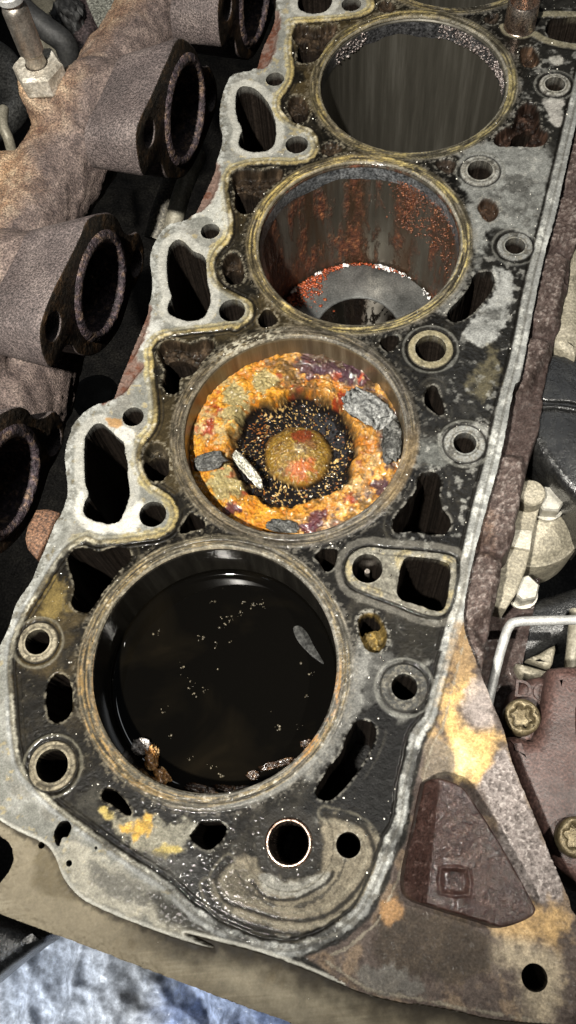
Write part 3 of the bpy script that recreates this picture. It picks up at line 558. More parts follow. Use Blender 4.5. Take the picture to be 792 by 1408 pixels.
used = np.zeros(len(allv), bool); used[q.ravel()] = True; used[tri.ravel()] = True; re = np.cumsum(used)-1
gnn = gnn[used]; allv = allv[used]; q = re[q]; tri = re[tri]; col = col[used]; ro = ro[used]; we = we[used]
def np_mesh(name, V, Q, T, col=None, ro=None, we=None, gn=None):
    me = bpy.data.meshes.new(name); me.vertices.add(len(V)); me.vertices.foreach_set('co', (V*MM).astype(np.float32).ravel())
    li = np.concatenate([Q.ravel(), T.ravel()]).astype(np.int32); me.loops.add(len(li)); me.loops.foreach_set('vertex_index', li)
    ls = np.concatenate([np.arange(len(Q))*4, len(Q)*4+np.arange(len(T))*3]).astype(np.int32); me.polygons.add(len(ls)); me.polygons.foreach_set('loop_start', ls)
    me.polygons.foreach_set('use_smooth', np.ones(len(ls), bool)); me.update(calc_edges=True)
    if col is not None:
        a = me.attributes.new('col', 'FLOAT_COLOR', 'POINT'); a.data.foreach_set('color', np.hstack([np.clip(col, 0, 1), np.ones((len(col), 1))]).astype(np.float32).ravel())
        for n, v in (('rough', ro), ('wet', we), ('grain', np.ones(len(col)) if gn is None else gn)): a = me.attributes.new(n, 'FLOAT', 'POINT'); a.data.foreach_set('value', v.astype(np.float32))
    return me
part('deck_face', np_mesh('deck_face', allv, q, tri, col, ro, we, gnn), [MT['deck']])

def deck_h(x, y):
    i = np.clip(np.searchsorted(GY, y), 0, ny-1); j = np.clip(np.searchsorted(GX, x), 0, nx-1); return Hh[i, j], solid[i, j], We[i, j]

# ---- bores
def bore_mat(name, cols, streak, rough, rust=None, metal=.85, crown=None):
    m, nt, b = new_mat(name); v = coords(nt); vs = coords(nt, (1, 1, .06))
    c = ramp(nt, noise(nt, 260, 6, .65, vs), [(.3+.2*i, k) for i, k in enumerate(cols)])
    if rust:
        sep = N(nt, 'ShaderNodeSeparateXYZ'); nt.links.new(v, sep.inputs[0])
        f = math_(nt, 'ADD', math_(nt, 'MULTIPLY', noise(nt, 150, 7, .7, coords(nt, (1, 1, .35))), .75), math_(nt, 'MULTIPLY', noise(nt, 60, 3, .6, coords(nt, (1, 1, .05))), .45))
        f1 = ramp(nt, f, [(.59, (0,)*3), (.68, (1,)*3)]); c = mixc(nt, ramp(nt, noise(nt, 75, 5, .6, coords(nt, (1, 1, .10))), [(.42, (0,)*3), (.6, (.85,)*3)]), c, (.085, .045, .022)); c = mixc(nt, f1, c, ramp(nt, noise(nt, 420, 4, .6, v), [(.35, rust[0]), (.55, rust[1]), (.7, rust[2])]))
        mt = math_(nt, 'MULTIPLY', math_(nt, 'SUBTRACT', 1.0, f1), metal); nt.links.new(mt, b.inputs['Metallic'])
        rg = math_(nt, 'ADD', math_(nt, 'MULTIPLY', f1, .3), rough); nt.links.new(rg, b.inputs['Roughness'])
        nt.links.new(bump(nt, math_(nt, 'MULTIPLY', f1, noise(nt, 600, 4, .6, v)), .0014, .9), b.inputs['Normal'])
    else:
        b.inputs['Metallic'].default_value = metal; b.inputs['Roughness'].default_value = rough
        nt.links.new(bump(nt, noise(nt, 500, 4, .6, vs), .00006, .5), b.inputs['Normal'])
    nt.links.new(c, b.inputs['Base Color']); return m
bm_oil = bore_mat('oil_wetted_bore', [(.015, .013, .011), (.03, .027, .022), (.06, .055, .045)], 0, .16, None, .6)
bm_brown = bore_mat('varnished_bore', [(.07, .05, .03), (.13, .10, .06), (.22, .18, .12)], 0, .35, None, .5)
bm_rust = bore_mat('rust_streaked_bore', [(.07, .06, .046), (.11, .098, .078), (.18, .17, .145)], 0, .34, [(.035, .010, .005), (.115, .036, .014), (.30, .125, .05)], .7)
bm_hone = bore_mat('honed_bore', [(.075, .07, .057), (.11, .102, .084), (.175, .165, .14)], 0, .38, None, .65)
labels = ['bore filled with black oil', 'varnish-brown bore wall', 'rust-streaked bore wall', 'dark glossy honed bore wall', None]
for i, c in enumerate(BC):
    dep = [-40, -30, -95, -120, -120][i]; R = BORE_R-.1
    me = lathe_me('cylinder_bore', [(R+1.2, -.75), (R+.5, -.9), (R, -1.6), (R-.02, -5), (R, dep)], (c[0], c[1], 0), 160)
    o = part('cylinder_bore', me, [[bm_oil, bm_brown, bm_rust, bm_hone, bm_hone][i]])
    if labels[i]: o['label'] = labels[i]
    if i >= 2:   # carbon ring at the top of the liner
        V = []; F = []; n = 220
        for k in range(n):
            t = 2*math.pi*k/n; h = 7+1.5*fbm(np.array([t*3]), np.array([i*7.]), 1., 3, 2)[0]
            for j, s in enumerate((0.05, .3, .7, 1)):
                rr = R-.12-.25*math.sin(math.pi*s)*random.random(); V.append((c[0]+rr*math.cos(t), c[1]+rr*math.sin(t), -1.7-h*s))
        for k in range(n):
            for j in range(3): F.append((k*4+j, k*4+j+1, ((k+1) % n)*4+j+1, ((k+1) % n)*4+j))
        part('carbon_ring', mesh('carbon_ring', V, F), [surf('carbon_%d' % i, [(.05, .055, .06), (.10, .105, .11), (.17, .175, .18)] if i == 2 else [(.02, .02, .022), (.05, .05, .052), (.10, .1, .1)], 120, (.3, .5), .4, 900, .00015)])
# casting below the coolant passages
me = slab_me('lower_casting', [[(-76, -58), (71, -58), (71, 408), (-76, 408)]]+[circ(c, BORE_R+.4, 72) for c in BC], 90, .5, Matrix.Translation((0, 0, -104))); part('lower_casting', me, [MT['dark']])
# posts standing inside the coolant passages
def post(p, z0, z1, r, m): 
    a = at([p], z0)[0]; part('passage_post', tube_me('passage_post', [(a[0], a[1], z1), (a[0], a[1], z0-2), (a[0], a[1], z0)], [r, r, r*.8], 20, True, 3), [m])
MT['ochre'] = surf('ochre_scale', [(.09, .07, .025), (.20, .15, .05), (.30, .25, .11)], 150, (.4, .7), 0, 900, .0005)
MT['grey_crust'] = surf('grey_crust', [(.05, .05, .042), (.14, .135, .115), (.28, .27, .23)], 260, (.4, .7), 0, 900, .0008)
MT['dark_crust'] = surf('dark_crust', [(.012, .011, .009), (.05, .047, .038), (.14, .13, .105)], 260, (.4, .7), 0, 700, .0012)
post((505, 786), -14, -40, 1.0, MT['steel'])
# dowel sleeves
def sleeve(p, r, h, t, lab):
    a = at([p], 0)[0]
    o = part('dowel_sleeve', lathe_me('dowel_sleeve', [(r, -8), (r, .3), (r+.25, .6), (r, .9), (r, h-.5), (r-.3, h), (r-t+.3, h), (r-t, h-.5), (r-t, -30)], (a[0], a[1], 0), 72), [MT['sleeve']]); o['label'] = lab
MT['sleeve'] = surf('oil_stained_steel_sleeve', [(.16, .09, .06), (.36, .28, .23), (.55, .50, .45)], 110, (.18, .38), .95, 1600, .00005)
sleeve((714, 37), ROUND[19][1]+.5, 12.5, 1.1, 'tall bare steel dowel sleeve')
sleeve((397, 1159), ROUND[8][1]+1.0, 1.0, 1.0, 'steel dowel sleeve flush in the deck')
# rough casting down the right flank of the block: lands, and scoops between them with their shade painted in
fx = np.arange(69, 104, .45); fy = np.arange(8, 412, .6); FX, FY = np.meshgrid(fx, fy)
LAND = [px('T', (430, 182), (575, 185), (570, 470), (440, 460), (360, 480), (300, 560), (340, 330)), px('T', (300, 610), (475, 620), (440, 800), (385, 1065), (215, 1085), (150, 1120), (200, 800)),
        px('T', (330, 1250), (150, 1250), (60, 1500), (170, 1560), (250, 1400)), px('H', (440, 540), (480, 528), (555, 560), (500, 850), (390, 850), (330, 900), (400, 620)),
        px('H', (340, 985), (445, 975), (405, 1170), (330, 1257), (300, 1400), (180, 1400), (250, 1200)), px('K', (620, 230), (690, 250), (640, 330), (695, 470), (690, 600), (600, 420)), px('S', (720, 1251), (792, 1000), (792, 800), (880, 500), (880, 1100), (792, 1251))]
sdl = np.full(FX.shape, 9.)
for P in LAND:
    P = smooth(d2(P, -6), 4)
    D = np.full(FX.shape, 9.); I = np.zeros(FX.shape, bool)
    for k in range(len(P)):
        a_, b_ = P[k], P[(k+1) % len(P)]; e = b_-a_; t = np.clip(((FX-a_[0])*e[0]+(FY-a_[1])*e[1])/(e@e+1e-9), 0, 1)
        D = np.minimum(D, np.hypot(FX-a_[0]-t*e[0], FY-a_[1]-t*e[1]))
        if a_[1] != b_[1]: I ^= ((FY > min(a_[1], b_[1])) & (FY <= max(a_[1], b_[1]))) & (FX < a_[0]+(FY-a_[1])*e[0]/e[1])
    sdl = np.minimum(sdl, np.where(I, -D, D))
k = sst(-.6, 4.0, sdl+.5*fbm(FX, FY, .4, 3, 2)); fn = fbm(FX, FY, .5, 4, 5); fn2 = fbm(FX, FY, 1.2, 2, 7); fl1 = fbm(FX, FY, .08, 3, 3)
FZ = -6-5.0*k-1*sst(3, 9, sdl)-.8*fl1+.30*fn+.3*fn2*(1-k)-45*sst(84.5, 88, FX+1.5*fl1)
cc = np.zeros(FX.shape+(3,), np.float32)+np.array((.055, .041, .036)); 
def fm(m, c_): 
    m = np.clip(m, 0, 1)[..., None]; cc[:] = cc*(1-m)+np.array(c_)*m
fm(sst(-.1, .5, fn), (.095, .073, .065)); fm(.8*sst(.25, .8, fn2+.4*fn), (.17, .145, .132)); fm(.35*sst(.5, .9, fl1+.3*fn), (.15, .085, .05)); fm(k*.7, (.032, .022, .02)); fm(.7*sst(.1, .5, -fn2), (.03, .02, .018))  # the scoop mask lays painted shade into the recesses
ii = np.arange(FX.size).reshape(FX.shape)
part('side_casting', np_mesh('side_casting', np.stack([FX.ravel(), FY.ravel(), FZ.ravel()], 1), np.stack([ii[:-1, :-1], ii[:-1, 1:], ii[1:, 1:], ii[1:, :-1]], -1).reshape(-1, 4), np.zeros((0, 3), int), cc.reshape(-1, 3), np.full(FX.size, .5), np.full(FX.size, .35)), [MT['deck']])
# raised triangular boss with a cast mark
MT['boss'] = surf('wet_brown_cast_boss', [(.022, .011, .009), (.050, .028, .023), (.085, .054, .046)], 90, (.18, .42), 0, 900, .0007, gstr=1.0, coat=.7)
bp = px('O', (232, 86), (285, 74), (368, 106), (420, 172), (520, 330), (636, 540), (646, 582), (612, 616), (518, 648), (455, 630), (300, 582), (190, 545), (150, 500), (155, 400), (188, 260), (216, 120))
bpoly = smooth(d2(bp, 10.0), 5); blo, bhi = bpoly.min(0)-2, bpoly.max(0)+2
qx, qy = np.arange(blo[0], bhi[0], .34), np.arange(blo[1], bhi[1], .34); QX, QY = np.meshgrid(qx, qy)
D = np.full(QX.shape, 99.); I = np.zeros(QX.shape, bool)
for k in range(len(bpoly)):
    a_, b_ = bpoly[k], bpoly[(k+1) % len(bpoly)]; e = b_-a_; t = np.clip(((QX-a_[0])*e[0]+(QY-a_[1])*e[1])/(e@e+1e-9), 0, 1); D = np.minimum(D, np.hypot(QX-a_[0]-t*e[0], QY-a_[1]-t*e[1]))
    if a_[1] != b_[1]: I ^= ((QY > min(a_[1], b_[1])) & (QY <= max(a_[1], b_[1]))) & (QX < a_[0]+(QY-a_[1])*e[0]/e[1])
sdb = np.where(I, -D, D); g3 = fbm(QX, QY, .5, 4, 3); g4 = fbm(QX, QY, 1.1, 3, 5); g1 = fbm(QX, QY, .1, 3, 8)
f0, f1_ = d2(px('O', (262, 250)), 8)[0], d2(px('O', (232, 545)), 8)[0]; fn_ = np.array([-(f1_-f0)[1], (f1_-f0)[0]]); fn_ /= np.linalg.norm(fn_); fn_ = fn_*(1 if fn_[0] < 0 else -1)
fd = np.clip((QX-f0[0])*fn_[0]+(QY-f0[1])*fn_[1], 0, 99)
QZ = np.minimum(12.0+.35*g1-.8*fd, -2.0+16.5*(1-np.clip(1+(sdb-.3)/2.4, 0, 1)**2.6)); QZ = QZ+(.10*g3+.13*g4)*sst(1, -1, sdb); QZ = np.where(sdb > .3, -2.5, QZ)
am = d2(px('O', (340, 466)), 12)[0]; ux, uy = (QX-am[0])*.97+(QY-am[1])*.24, -(QX-am[0])*.24+(QY-am[1])*.97
sq = np.maximum(np.abs(ux)/4.6, np.abs(uy)/3.9)+.08*(np.abs(ux*uy)/10); QZ += -.55*sst(.16, .04, np.abs(sq-.95)); QZ += .5*sst(.8, .6, sq)
bc = np.zeros(QX.shape+(3,), np.float32)+np.array((.030, .017, .014), np.float32)
for m_, c_ in ((sst(-.1, .5, g3), (.042, .026, .022)), (.85*sst(.45, .95, g4+.3*g3), (.12, .094, .085)), (.8*sst(.25, .7, -g4), (.016, .009, .007)), (.5*sst(.2, .6, g1), (.055, .036, .03))): m_ = np.clip(m_, 0, 1)[..., None]; bc = bc*(1-m_)+np.array(c_, np.float32)*m_
bc *= np.array((.72, .62, .6), np.float32)
ii = np.arange(QX.size).reshape(QX.shape)
boss = part('triangular_boss', np_mesh('triangular_boss', np.stack([QX.ravel(), QY.ravel(), QZ.ravel()], 1), np.stack([ii[:-1, :-1], ii[:-1, 1:], ii[1:, 1:], ii[1:, :-1]], -1).reshape(-1, 4)[(sdb[:-1, :-1] < 1.2).ravel()], np.zeros((0, 3), int), bc.reshape(-1, 3), np.full(QX.size, .34), np.full(QX.size, 1.0)), [vcol('wet_cast_boss', 1500, .0004, .3)])
def text_me(name, body, size, loc, rz, ext=.5):
    cu = bpy.data.curves.new(name, 'FONT'); cu.body = body; cu.size = size*MM; cu.extrude = ext*MM; cu.bevel_depth = .12*MM; cu.align_x = 'CENTER'; cu.align_y = 'CENTER'
    t = bpy.data.objects.new(name, cu); COL.objects.link(t); me = bpy.data.meshes.new_from_object(t.evaluated_get(bpy.context.evaluated_depsgraph_get())); bpy.data.objects.remove(t); bpy.data.curves.remove(cu)
    me.transform(Matrix.Translation(Vector(loc)*MM) @ Matrix.Rotation(rz, 4, 'Z')); me.materials.clear(); return me
MT['mark'] = surf('cast_mark_iron', [(.012, .007, .006), (.026, .016, .014), (.05, .034, .03)], 200, (.5, .7), 0, 1200, .0005, spec=.2)
a = at(px('O', (340, 466)), 12.0)[0]
def sub(o, parent): o.parent = parent; o.matrix_parent_inverse = parent.matrix_basis.inverted() if parent.parent is None else Matrix.Identity(4); return o
o = link('cast_mark', text_me('cast_mark', 'B', 6.4, (a[0], a[1], 12.45), .25), boss, [MT['mark']])

# ================================================================== PISTONS, OIL AND SLUDGE
MT['piston'] = surf('stained_piston_alloy', [(.06, .062, .06), (.13, .132, .127), (.22, .222, .212)], 70, (.28, .5), .55, 1200, .00015, gc=.3)
oil_m, nt, b = new_mat('black_oil')
nt.links.new(ramp(nt, noise(nt, 28, 4, .5, coords(nt), .8), [(.5, (.0016, .0014, .0011)), (.64, (.0035, .0028, .0018)), (.82, (.011, .008, .0045))]), b.inputs['Base Color'])
b.inputs['Roughness'].default_value = .035; b.inputs['IOR'].default_value = 1.48
def piston(i, ztop, lab):
    c = BC[i]; t = empty('piston', lab, 'piston', (c[0], c[1], ztop-40)); t.location = Vector((c[0], c[1], ztop-40))*MM
    pr = [(40.0, -34), (40.05, -1.2), (39.6, -.4), (38.8, 0), (21.2, 0), (20.2, -.35), (19.6, -1.2), (19.2, -6), (17, -10.5), (12.5, -12), (8, -10), (4, -5), (1.5, -3.4), (.01, -3.1)]
    link('crown', lathe_me('crown', pr, (0, 0, 40), 120), t, [MT['piston']])
    for k in range(2): link('piston_ring', lathe_me('piston_ring', [(39.9, -8-6*k), (40.25, -8.2-6*k), (40.25, -9.6-6*k), (39.9, -9.8-6*k)], (0, 0, 40), 96), t, [MT['steel']])
    return t
piston(2, -64, 'grey piston far down the rust-streaked cylinder with oil in its bowl')
piston(1, -24.5, 'piston under the orange sludge in the second cylinder')
c = BC[2]
o = link('oil_puddle', lathe_me('oil_puddle', [(20.4, .1), (19.4, .02), (17.5, 0), (9, 0), (.01, 0)], (c[0], c[1], -64.9), 90), None, [oil_m]); place(o); tag(o, 'small black oil puddle in the bowl of the rusty cylinder\'s piston', 'oil')
o = link('oil_pool', lathe_me('oil_pool', [(40.3, 1.9), (39.9, 1.0), (39.3, .45), (38.3, .12), (36.5, 0), (24, 0), (10, 0), (.01, 0)], (0, 0, -23.5), 160), None, [oil_m]); place(o); tag(o, 'still pool of black oil flooding the nearest cylinder', 'oil')
# thing-making for loose lumps and flakes
def ico(sub): bm = bmesh.new(); bmesh.ops.create_icosphere(bm, subdivisions=sub, radius=1); V = np.array([v.co[:] for v in bm.verts]); F = [[v.index for v in f.verts] for f in bm.faces]; bm.free(); return V, F
ICO1, ICO3 = ico(1), ico(4)
def n3d(V, f, s): return fbm(V[:, 0]+2.1*V[:, 2], V[:, 1]-1.7*V[:, 2], f, 3, s)+fbm(V[:, 2]+.9*V[:, 0], V[:, 1]+.6*V[:, 0], f, 3, s+3)
def lump(name, p, z, size, rot, m, seed, label, cat, amp=.35, tilt=(0, 0), group=None, edgy=True):
    V, F = ICO3; V = V.copy()
    q_ = np.sign(V)*np.abs(V)**(.72 if edgy else 1.0); V = q_*(1+amp*n3d(V*1.6+seed*3.7, 1.0, seed)[:, None]); V[:, 2] += .35*n3d(V*3+seed, 1.3, seed+1)
    V = V*np.array(size); R_ = np.array(Euler((math.radians(tilt[0]), math.radians(tilt[1]), math.radians(rot))).to_matrix()); V = V @ R_.T
    a = at([p], z)[0]; o = link(name, mesh(name, V+a, F), None, [m]); place(o); return tag(o, label, cat, group)
# orange sludge in the second bore
c = BC[1]; nr_, nt_ = 130, 400
rr = np.linspace(0.02, 40.25, nr_); tt = np.linspace(0, 2*np.pi, nt_, endpoint=False); R2, T2 = np.meshgrid(rr, tt); SX, SY = R2*np.cos(T2), R2*np.sin(T2)
m1 = fbm(SX, SY, .09, 3, 1); m2 = fbm(SX, SY, .25, 4, 2); m3 = fbm(SX, SY, .7, 4, 3); m4 = fbm(SX, SY, 1.7, 2, 4)
mr = fbm(SX*.8+.6*SY+40, SY*.8-.6*SX+11, .10, 3, 9); re_ = np.hypot(SX+.8, SY+1.0)+2.6*mr+.8*m2
wall = sst(20.6, 26.0, re_)
SZ = -19.2+wall*(8.4+1.3*m2+.55*m3+.32*m4)+.5*sst(39, 40.2, R2)*m3
dx, dy = SX-1.2, SY+2.0; dr = np.hypot(dx, dy)+1.1*mr+.4*m3; dome = sst(13.5, 11.5, dr); SZ = np.maximum(SZ, np.where(dr < 13.5, -19.6+7.5*np.sqrt(np.clip(1-(dr/13.6)**2, 0, 1))+(.45*m3+.25*m4)*dome, -99))
moat = (1-wall)*(1-dome); SZ += moat*(np.maximum(m3-.45, 0)*1.2+np.maximum(m4-.6, 0)*.9)
sc = np.zeros(SX.shape+(3,), np.float32); sr = np.full(SX.shape, .5, np.float32); sw = np.full(SX.shape, .5, np.float32)
def sm_(m, c_, r=None, w_=None):
    m = np.clip(m, 0, 1); sc[:] = sc*(1-m[..., None])+np.array(c_, np.float32)*m[..., None]
    if r is not None: sr[:] = sr*(1-m)+r*m
    if w_ is not None: sw[:] = sw*(1-m)+w_*m
sc[:] = (.32, .135, .012)
sm_(sst(-.2, .5, m2+.4*m3), (.40, .18, .018)); sm_(.6*sst(.4, .85, m3), (.52, .38, .13)); sm_(.85*sst(.3, .65, -m2+.3*m1), (.10, .055, .018), .3, .8); sm_(.85*sst(.05, .45, -m2-.5*m3), (.36, .12, .010)); sm_(.7*sst(.45, .7, -m4-.4*m3), (.12, .06, .015)); sm_(.75*sst(.25, .7, m1-.5*m3), (.30, .25, .13), .5, .3)
east = sst(-.35, .6, np.cos(T2-.25)+.3*m1)                        # greyer, wetter towards the right-hand side
rim = sst(29.5, 33.5, R2+2.5*m2+1.5*mr); east = east*(.25+.75*rim); sm_(east*.95*sst(-.5, .0, m2+.4*m3+.15), (.09, .07, .055), .35, .9); sm_(east*.8*sst(.25, .6, m3), (.42, .40, .37), .4); sm_(east*.85*sst(.2, .5, -m3), (.07, .025, .02), .25, 1); sm_(east*.6*sst(.25, .5, m1+m3*.5), (.55, .26, .03))
def spot(p, rx_, col, r=.2, wt=1., z=-10): 
    a = at([p], z)[0]; d = np.hypot(SX+c[0]-a[0], SY+c[1]-a[1]); sm_(.92*sst(rx_+.5, rx_-.7, d+2.2*m2+1.8*m3), col, r, wt)
for p, r_, k in ((px('G', (145, 275))[0], 2.6, 0), (px('G', (170, 235))[0], 2.4, 0), (px('G', (185, 268))[0], 1.4, 0), (px('G', (205, 520))[0], 3.2, 2), (px('G', (575, 140))[0], 2.6, 1), (px('G', (520, 205))[0], 2.6, 0), (px('G', (390, 180))[0], 2.2, 0), (px('G', (450, 545))[0], 4, 2), (px('G', (420, 575))[0], 3, 2), (px('G', (540, 490))[0], 2.5, 0)):
    spot(p, r_, [(.17, .02, .008), (.30, .05, .02), (.05, .012, .018)][k])
for p, r_ in ((px('G', (430, 100))[0], 6), (px('G', (480, 95))[0], 6.5), (px('G', (545, 115))[0], 6), (px('G', (520, 105))[0], 5), (px('G', (560, 120))[0], 3.5), (px('G', (600, 150))[0], 4), (px('G', (640, 450))[0], 3), (px('G', (650, 250))[0], 4)): spot(p, r_, (.045, .022, .03), .15, 1.)
for p, r_ in ((px('G', (215, 190))[0], 4.5), (px('G', (195, 440))[0], 6.5), (px('G', (205, 250))[0], 4), (px('G', (300, 150))[0], 4)): spot(p, r_+1, (.22, .185, .085), .5, .4)
sm_(.8*wall*sst(.25, .6, fbm(SX+20, SY-7, .12, 4, 7)+.4*m3), (.055, .034, .014), .35, .8); sm_(.75*wall*sst(.45, .75, fbm(SX-20, SY+17, .16, 4, 9)+.3*m3), (.20, .035, .012), .25, 1); sm_(.85*sst(.95, .6, wall)*(1-dome)*sst(-.3, .3, m2+.5*m3+.2), (.035, .024, .012), .25, .9); sm_(sst(.62, .3, wall)*(1-dome), (.006, .005, .005), .08, 1.0); sm_(moat*.95*sst(.62, .85, m4+.5*m3+.3*mr), (.42, .27, .10), .4, .3); sm_(moat*.8*sst(.7, .95, -m4+.5*m3-.1-.3*mr), (.26, .09, .018))
sm_(dome*1.0, (.15, .085, .014), .25, 1.); sm_(dome*.8*sst(.2, .7, m3+.3*m4), (.33, .22, .05)); sm_(dome*.5*sst(.5, .9, m4), (.30, .29, .24)); sm_(dome*.8*sst(.25, .6, -m3-.4*m4), (.07, .035, .012), .2, 1); sm_(dome*.8*sst(5.5, 2.5, np.hypot(dx-3, dy+5)+3*m2+2*m3), (.30, .065, .006)); sm_(dome*.9*sst(4.5, 2.5, np.hypot(dx+.5, dy-7)+3*m2+2*m3), (.13, .022, .008)); sm_(dome*.8*sst(3.5, 1, np.hypot(dx-4, dy-4)+2*m2), (.12, .05, .02))
sm_(dome*.45*sst(4, 1, np.hypot(dx-1, dy-1)+2.5*m2), (.42, .38, .28))  # pale highlight painted on the middle of the dome
ii = np.arange(nt_*nr_).reshape(nt_, nr_); nxt = np.roll(ii, -1, 0)
o = link('sludge', np_mesh('sludge', np.stack([(SX+c[0]).ravel(), (SY+c[1]).ravel(), SZ.ravel()], 1), np.stack([ii[:, :-1], ii[:, 1:], nxt[:, 1:], nxt[:, :-1]], -1).reshape(-1, 4), np.zeros((0, 3), int), sc.reshape(-1, 3), sr.ravel(), (sw*(1-.65*moat)).ravel(), (1-.9*np.clip(moat, 0, 1)).ravel()), None, [MT['sludge']]); place(o)
tag(o, 'orange and black crusted sludge covering the piston in the second cylinder', 'sludge')
lump('charred_flake', px('G', (142, 382))[0], -9, (6.2, 3.2, 1.5), 28, MT['char'], 3, 'ribbed dark flake at the left edge of the orange sludge', 'flake', .22, (18, -14))
lump('metal_shard', px('G', (250, 405))[0], -9, (8.0, 2.1, 1.3), -33, surf('bent_shard_metal', [(.16, .15, .12), (.30, .29, .24), (.44, .43, .38)], 300, (.3, .5), .4, 1200, .0003), 5, 'long grey bent shard pointing at the sludge dome', 'shard', .16, (30, 10))
lump('grey_chunk', px('G', (590, 235))[0], -8.5, (9.0, 5.0, 2.4), -18, surf('grey_ash', [(.06, .062, .06), (.15, .152, .145), (.26, .26, .25)], 220, (.45, .75), 0, 800, .0008), 7, 'ash grey chunk on the right of the orange sludge', 'chunk', .35, (-8, 8))
lump('black_clot', px('G', (665, 330))[0], -8.5, (3.2, 7.0, 1.6), 10, MT['char'], 11, 'dark wet clot by the right wall of the sludge-filled cylinder', 'clot', .4)
lump('rolled_scale', px('G', (355, 570))[0], -8.5, (5.5, 2.2, 1.4), 8, MT['char'], 13, 'curled dark scale at the bottom edge of the orange sludge', 'flake', .3)
# floating debris in the first bore
MT['amber'] = surf('amber_deposit', [(.10, .035, .008), (.38, .18, .05), (.62, .42, .2)], 320, (.15, .4), 0, 900, .0006, coat=.8)
lump('pale_clot', px('J', (186, 608))[0], -22, (2.6, 2.3, 1.5), 10, surf('wet_pale_clot', [(.10, .08, .07), (.4, .36, .33), (.7, .68, .66)], 420, (.1, .3), 0, 900, .0006, coat=.8), 4, 'glistening white clot at the lower left edge of the oil', 'clot', .4)
lump('amber_clot', px('J', (215, 640))[0], -22, (2.4, 4.0, 1.4), 25, MT['amber'], 6, 'amber clot beside the white clot in the oil', 'clot', .45)
lump('amber_scale', px('J', (245, 685))[0], -22, (3.0, 1.6, 1.0), -35, MT['amber'], 8, 'tan scale below the amber clot at the oil edge', 'clot', .4)
for k, (p, sz, r_, lb) in enumerate((((345, 722), (5.0, 1.1, .6), 5, 'dark orange crust at the lowest edge of the oil'), ((440, 722), (5.5, 1.1, .6), 12, 'tan-flecked crust on the lower right oil edge'), ((490, 686), (1.6, 1.3, .8), 30, 'small shiny clot on the lower right oil edge'), ((555, 655), (5.0, 1.0, .6), 32, 'long dark crust along the lower right oil edge'), ((633, 598), (1.8, 1.0, .7), 40, 'small wet crumb on the right oil edge'))):
    lump('oily_crust', px('J', p)[0], -22.4, sz, r_, surf('oily_crust_%d' % k, [(.008, .005, .003), (.03, .014, .006), (.20, .12, .055)], 300, (.1, .35), 0, 900, .0006, coat=.8), 20+k, lb, 'crust', .45)
MT['film'] = surf('pale_grease_film', [(.010, .010, .009), (.018, .018, .017), (.03, .03, .028)], 200, (.3, .5), 0, 700, .00003, spec=.2)
MT['film_tan'] = surf('tan_grease_film', [(.004, .0035, .003), (.009, .0075, .005), (.03, .025, .016)], 300, (.3, .5), 0, 700, .00003, spec=.2)
for P, m, lb in ((px('J', (600, 285), (618, 278), (640, 300), (658, 335), (684, 380), (664, 370), (640, 350), (612, 318)), 'film', 'pale teardrop smear floating on the right of the oil'),):
    me = slab_me('grease_smear', [smooth(d2(P, -23.3), 4)], .16, .03, Matrix.Translation((0, 0, -23.5))); o = link('grease_smear', smooth_angle(me, 60), None, [MT[m]]); place(o); tag(o, lb, 'smear')

def crumbs(name, pts, sizes, m, label, cat, flat=.7):
    V0, F0 = ICO1; F0 = np.array(F0); n = len(pts); nv = len(V0)
    sc_ = np.stack([sizes*(.7+.6*RNG.rand(n)), sizes*(.7+.6*RNG.rand(n)), sizes*flat*(.6+.8*RNG.rand(n))], 1)
    V = (V0[None]*(1+.35*(RNG.rand(n, nv, 1)-.5)))*sc_[:, None, :]+np.array(pts)[:, None, :]
    F = (F0[None]+(np.arange(n)*nv)[:, None, None]).reshape(-1, 3)
    o = link(name, np_mesh(name, V.reshape(-1, 3), np.zeros((0, 4), int), F), None, [m]); place(o); return tag(o, label, cat, None, 'stuff')
fp = []
for x_, y_, n_, sp in ((380, 215, 5, 8), (410, 175, 1, 2), (352, 310, 6, 9), (388, 328, 5, 8), (412, 278, 8, 9), (432, 260, 9, 10), (455, 246, 7, 7), (400, 255, 2, 5), (362, 455, 5, 6), (396, 396, 3, 4), (426, 322, 2, 3), (560, 555, 5, 9), (616, 556, 4, 8), (650, 402, 5, 9), (636, 470, 4, 7), (316, 640, 5, 6), (270, 578, 4, 8), (245, 512, 4, 10), (460, 210, 3, 6), (490, 222, 8, 9), (515, 218, 9, 9), (300, 400, 6, 16), (318, 440, 6, 10), (330, 465, 4, 5), (540, 512, 1, 2), (375, 665, 5, 9), (405, 688, 6, 9), (620, 380, 1, 2), (230, 300, 5, 12)):
    for k in range(n_): fp.append(at(px('J', (x_+sp*random.gauss(0, .7), y_+sp*random.gauss(0, .6))), -23.45)[0])
crumbs('grease_flecks', np.array(fp), .12+.5*RNG.rand(len(fp))**2.2, surf('tan_grease_flecks', [(.02, .017, .011), (.055, .046, .03), (.13, .11, .075)], 300, (.25, .5), 0, 900, .0002), 'tan grease flecks floating on the black oil', 'flecks', .12)
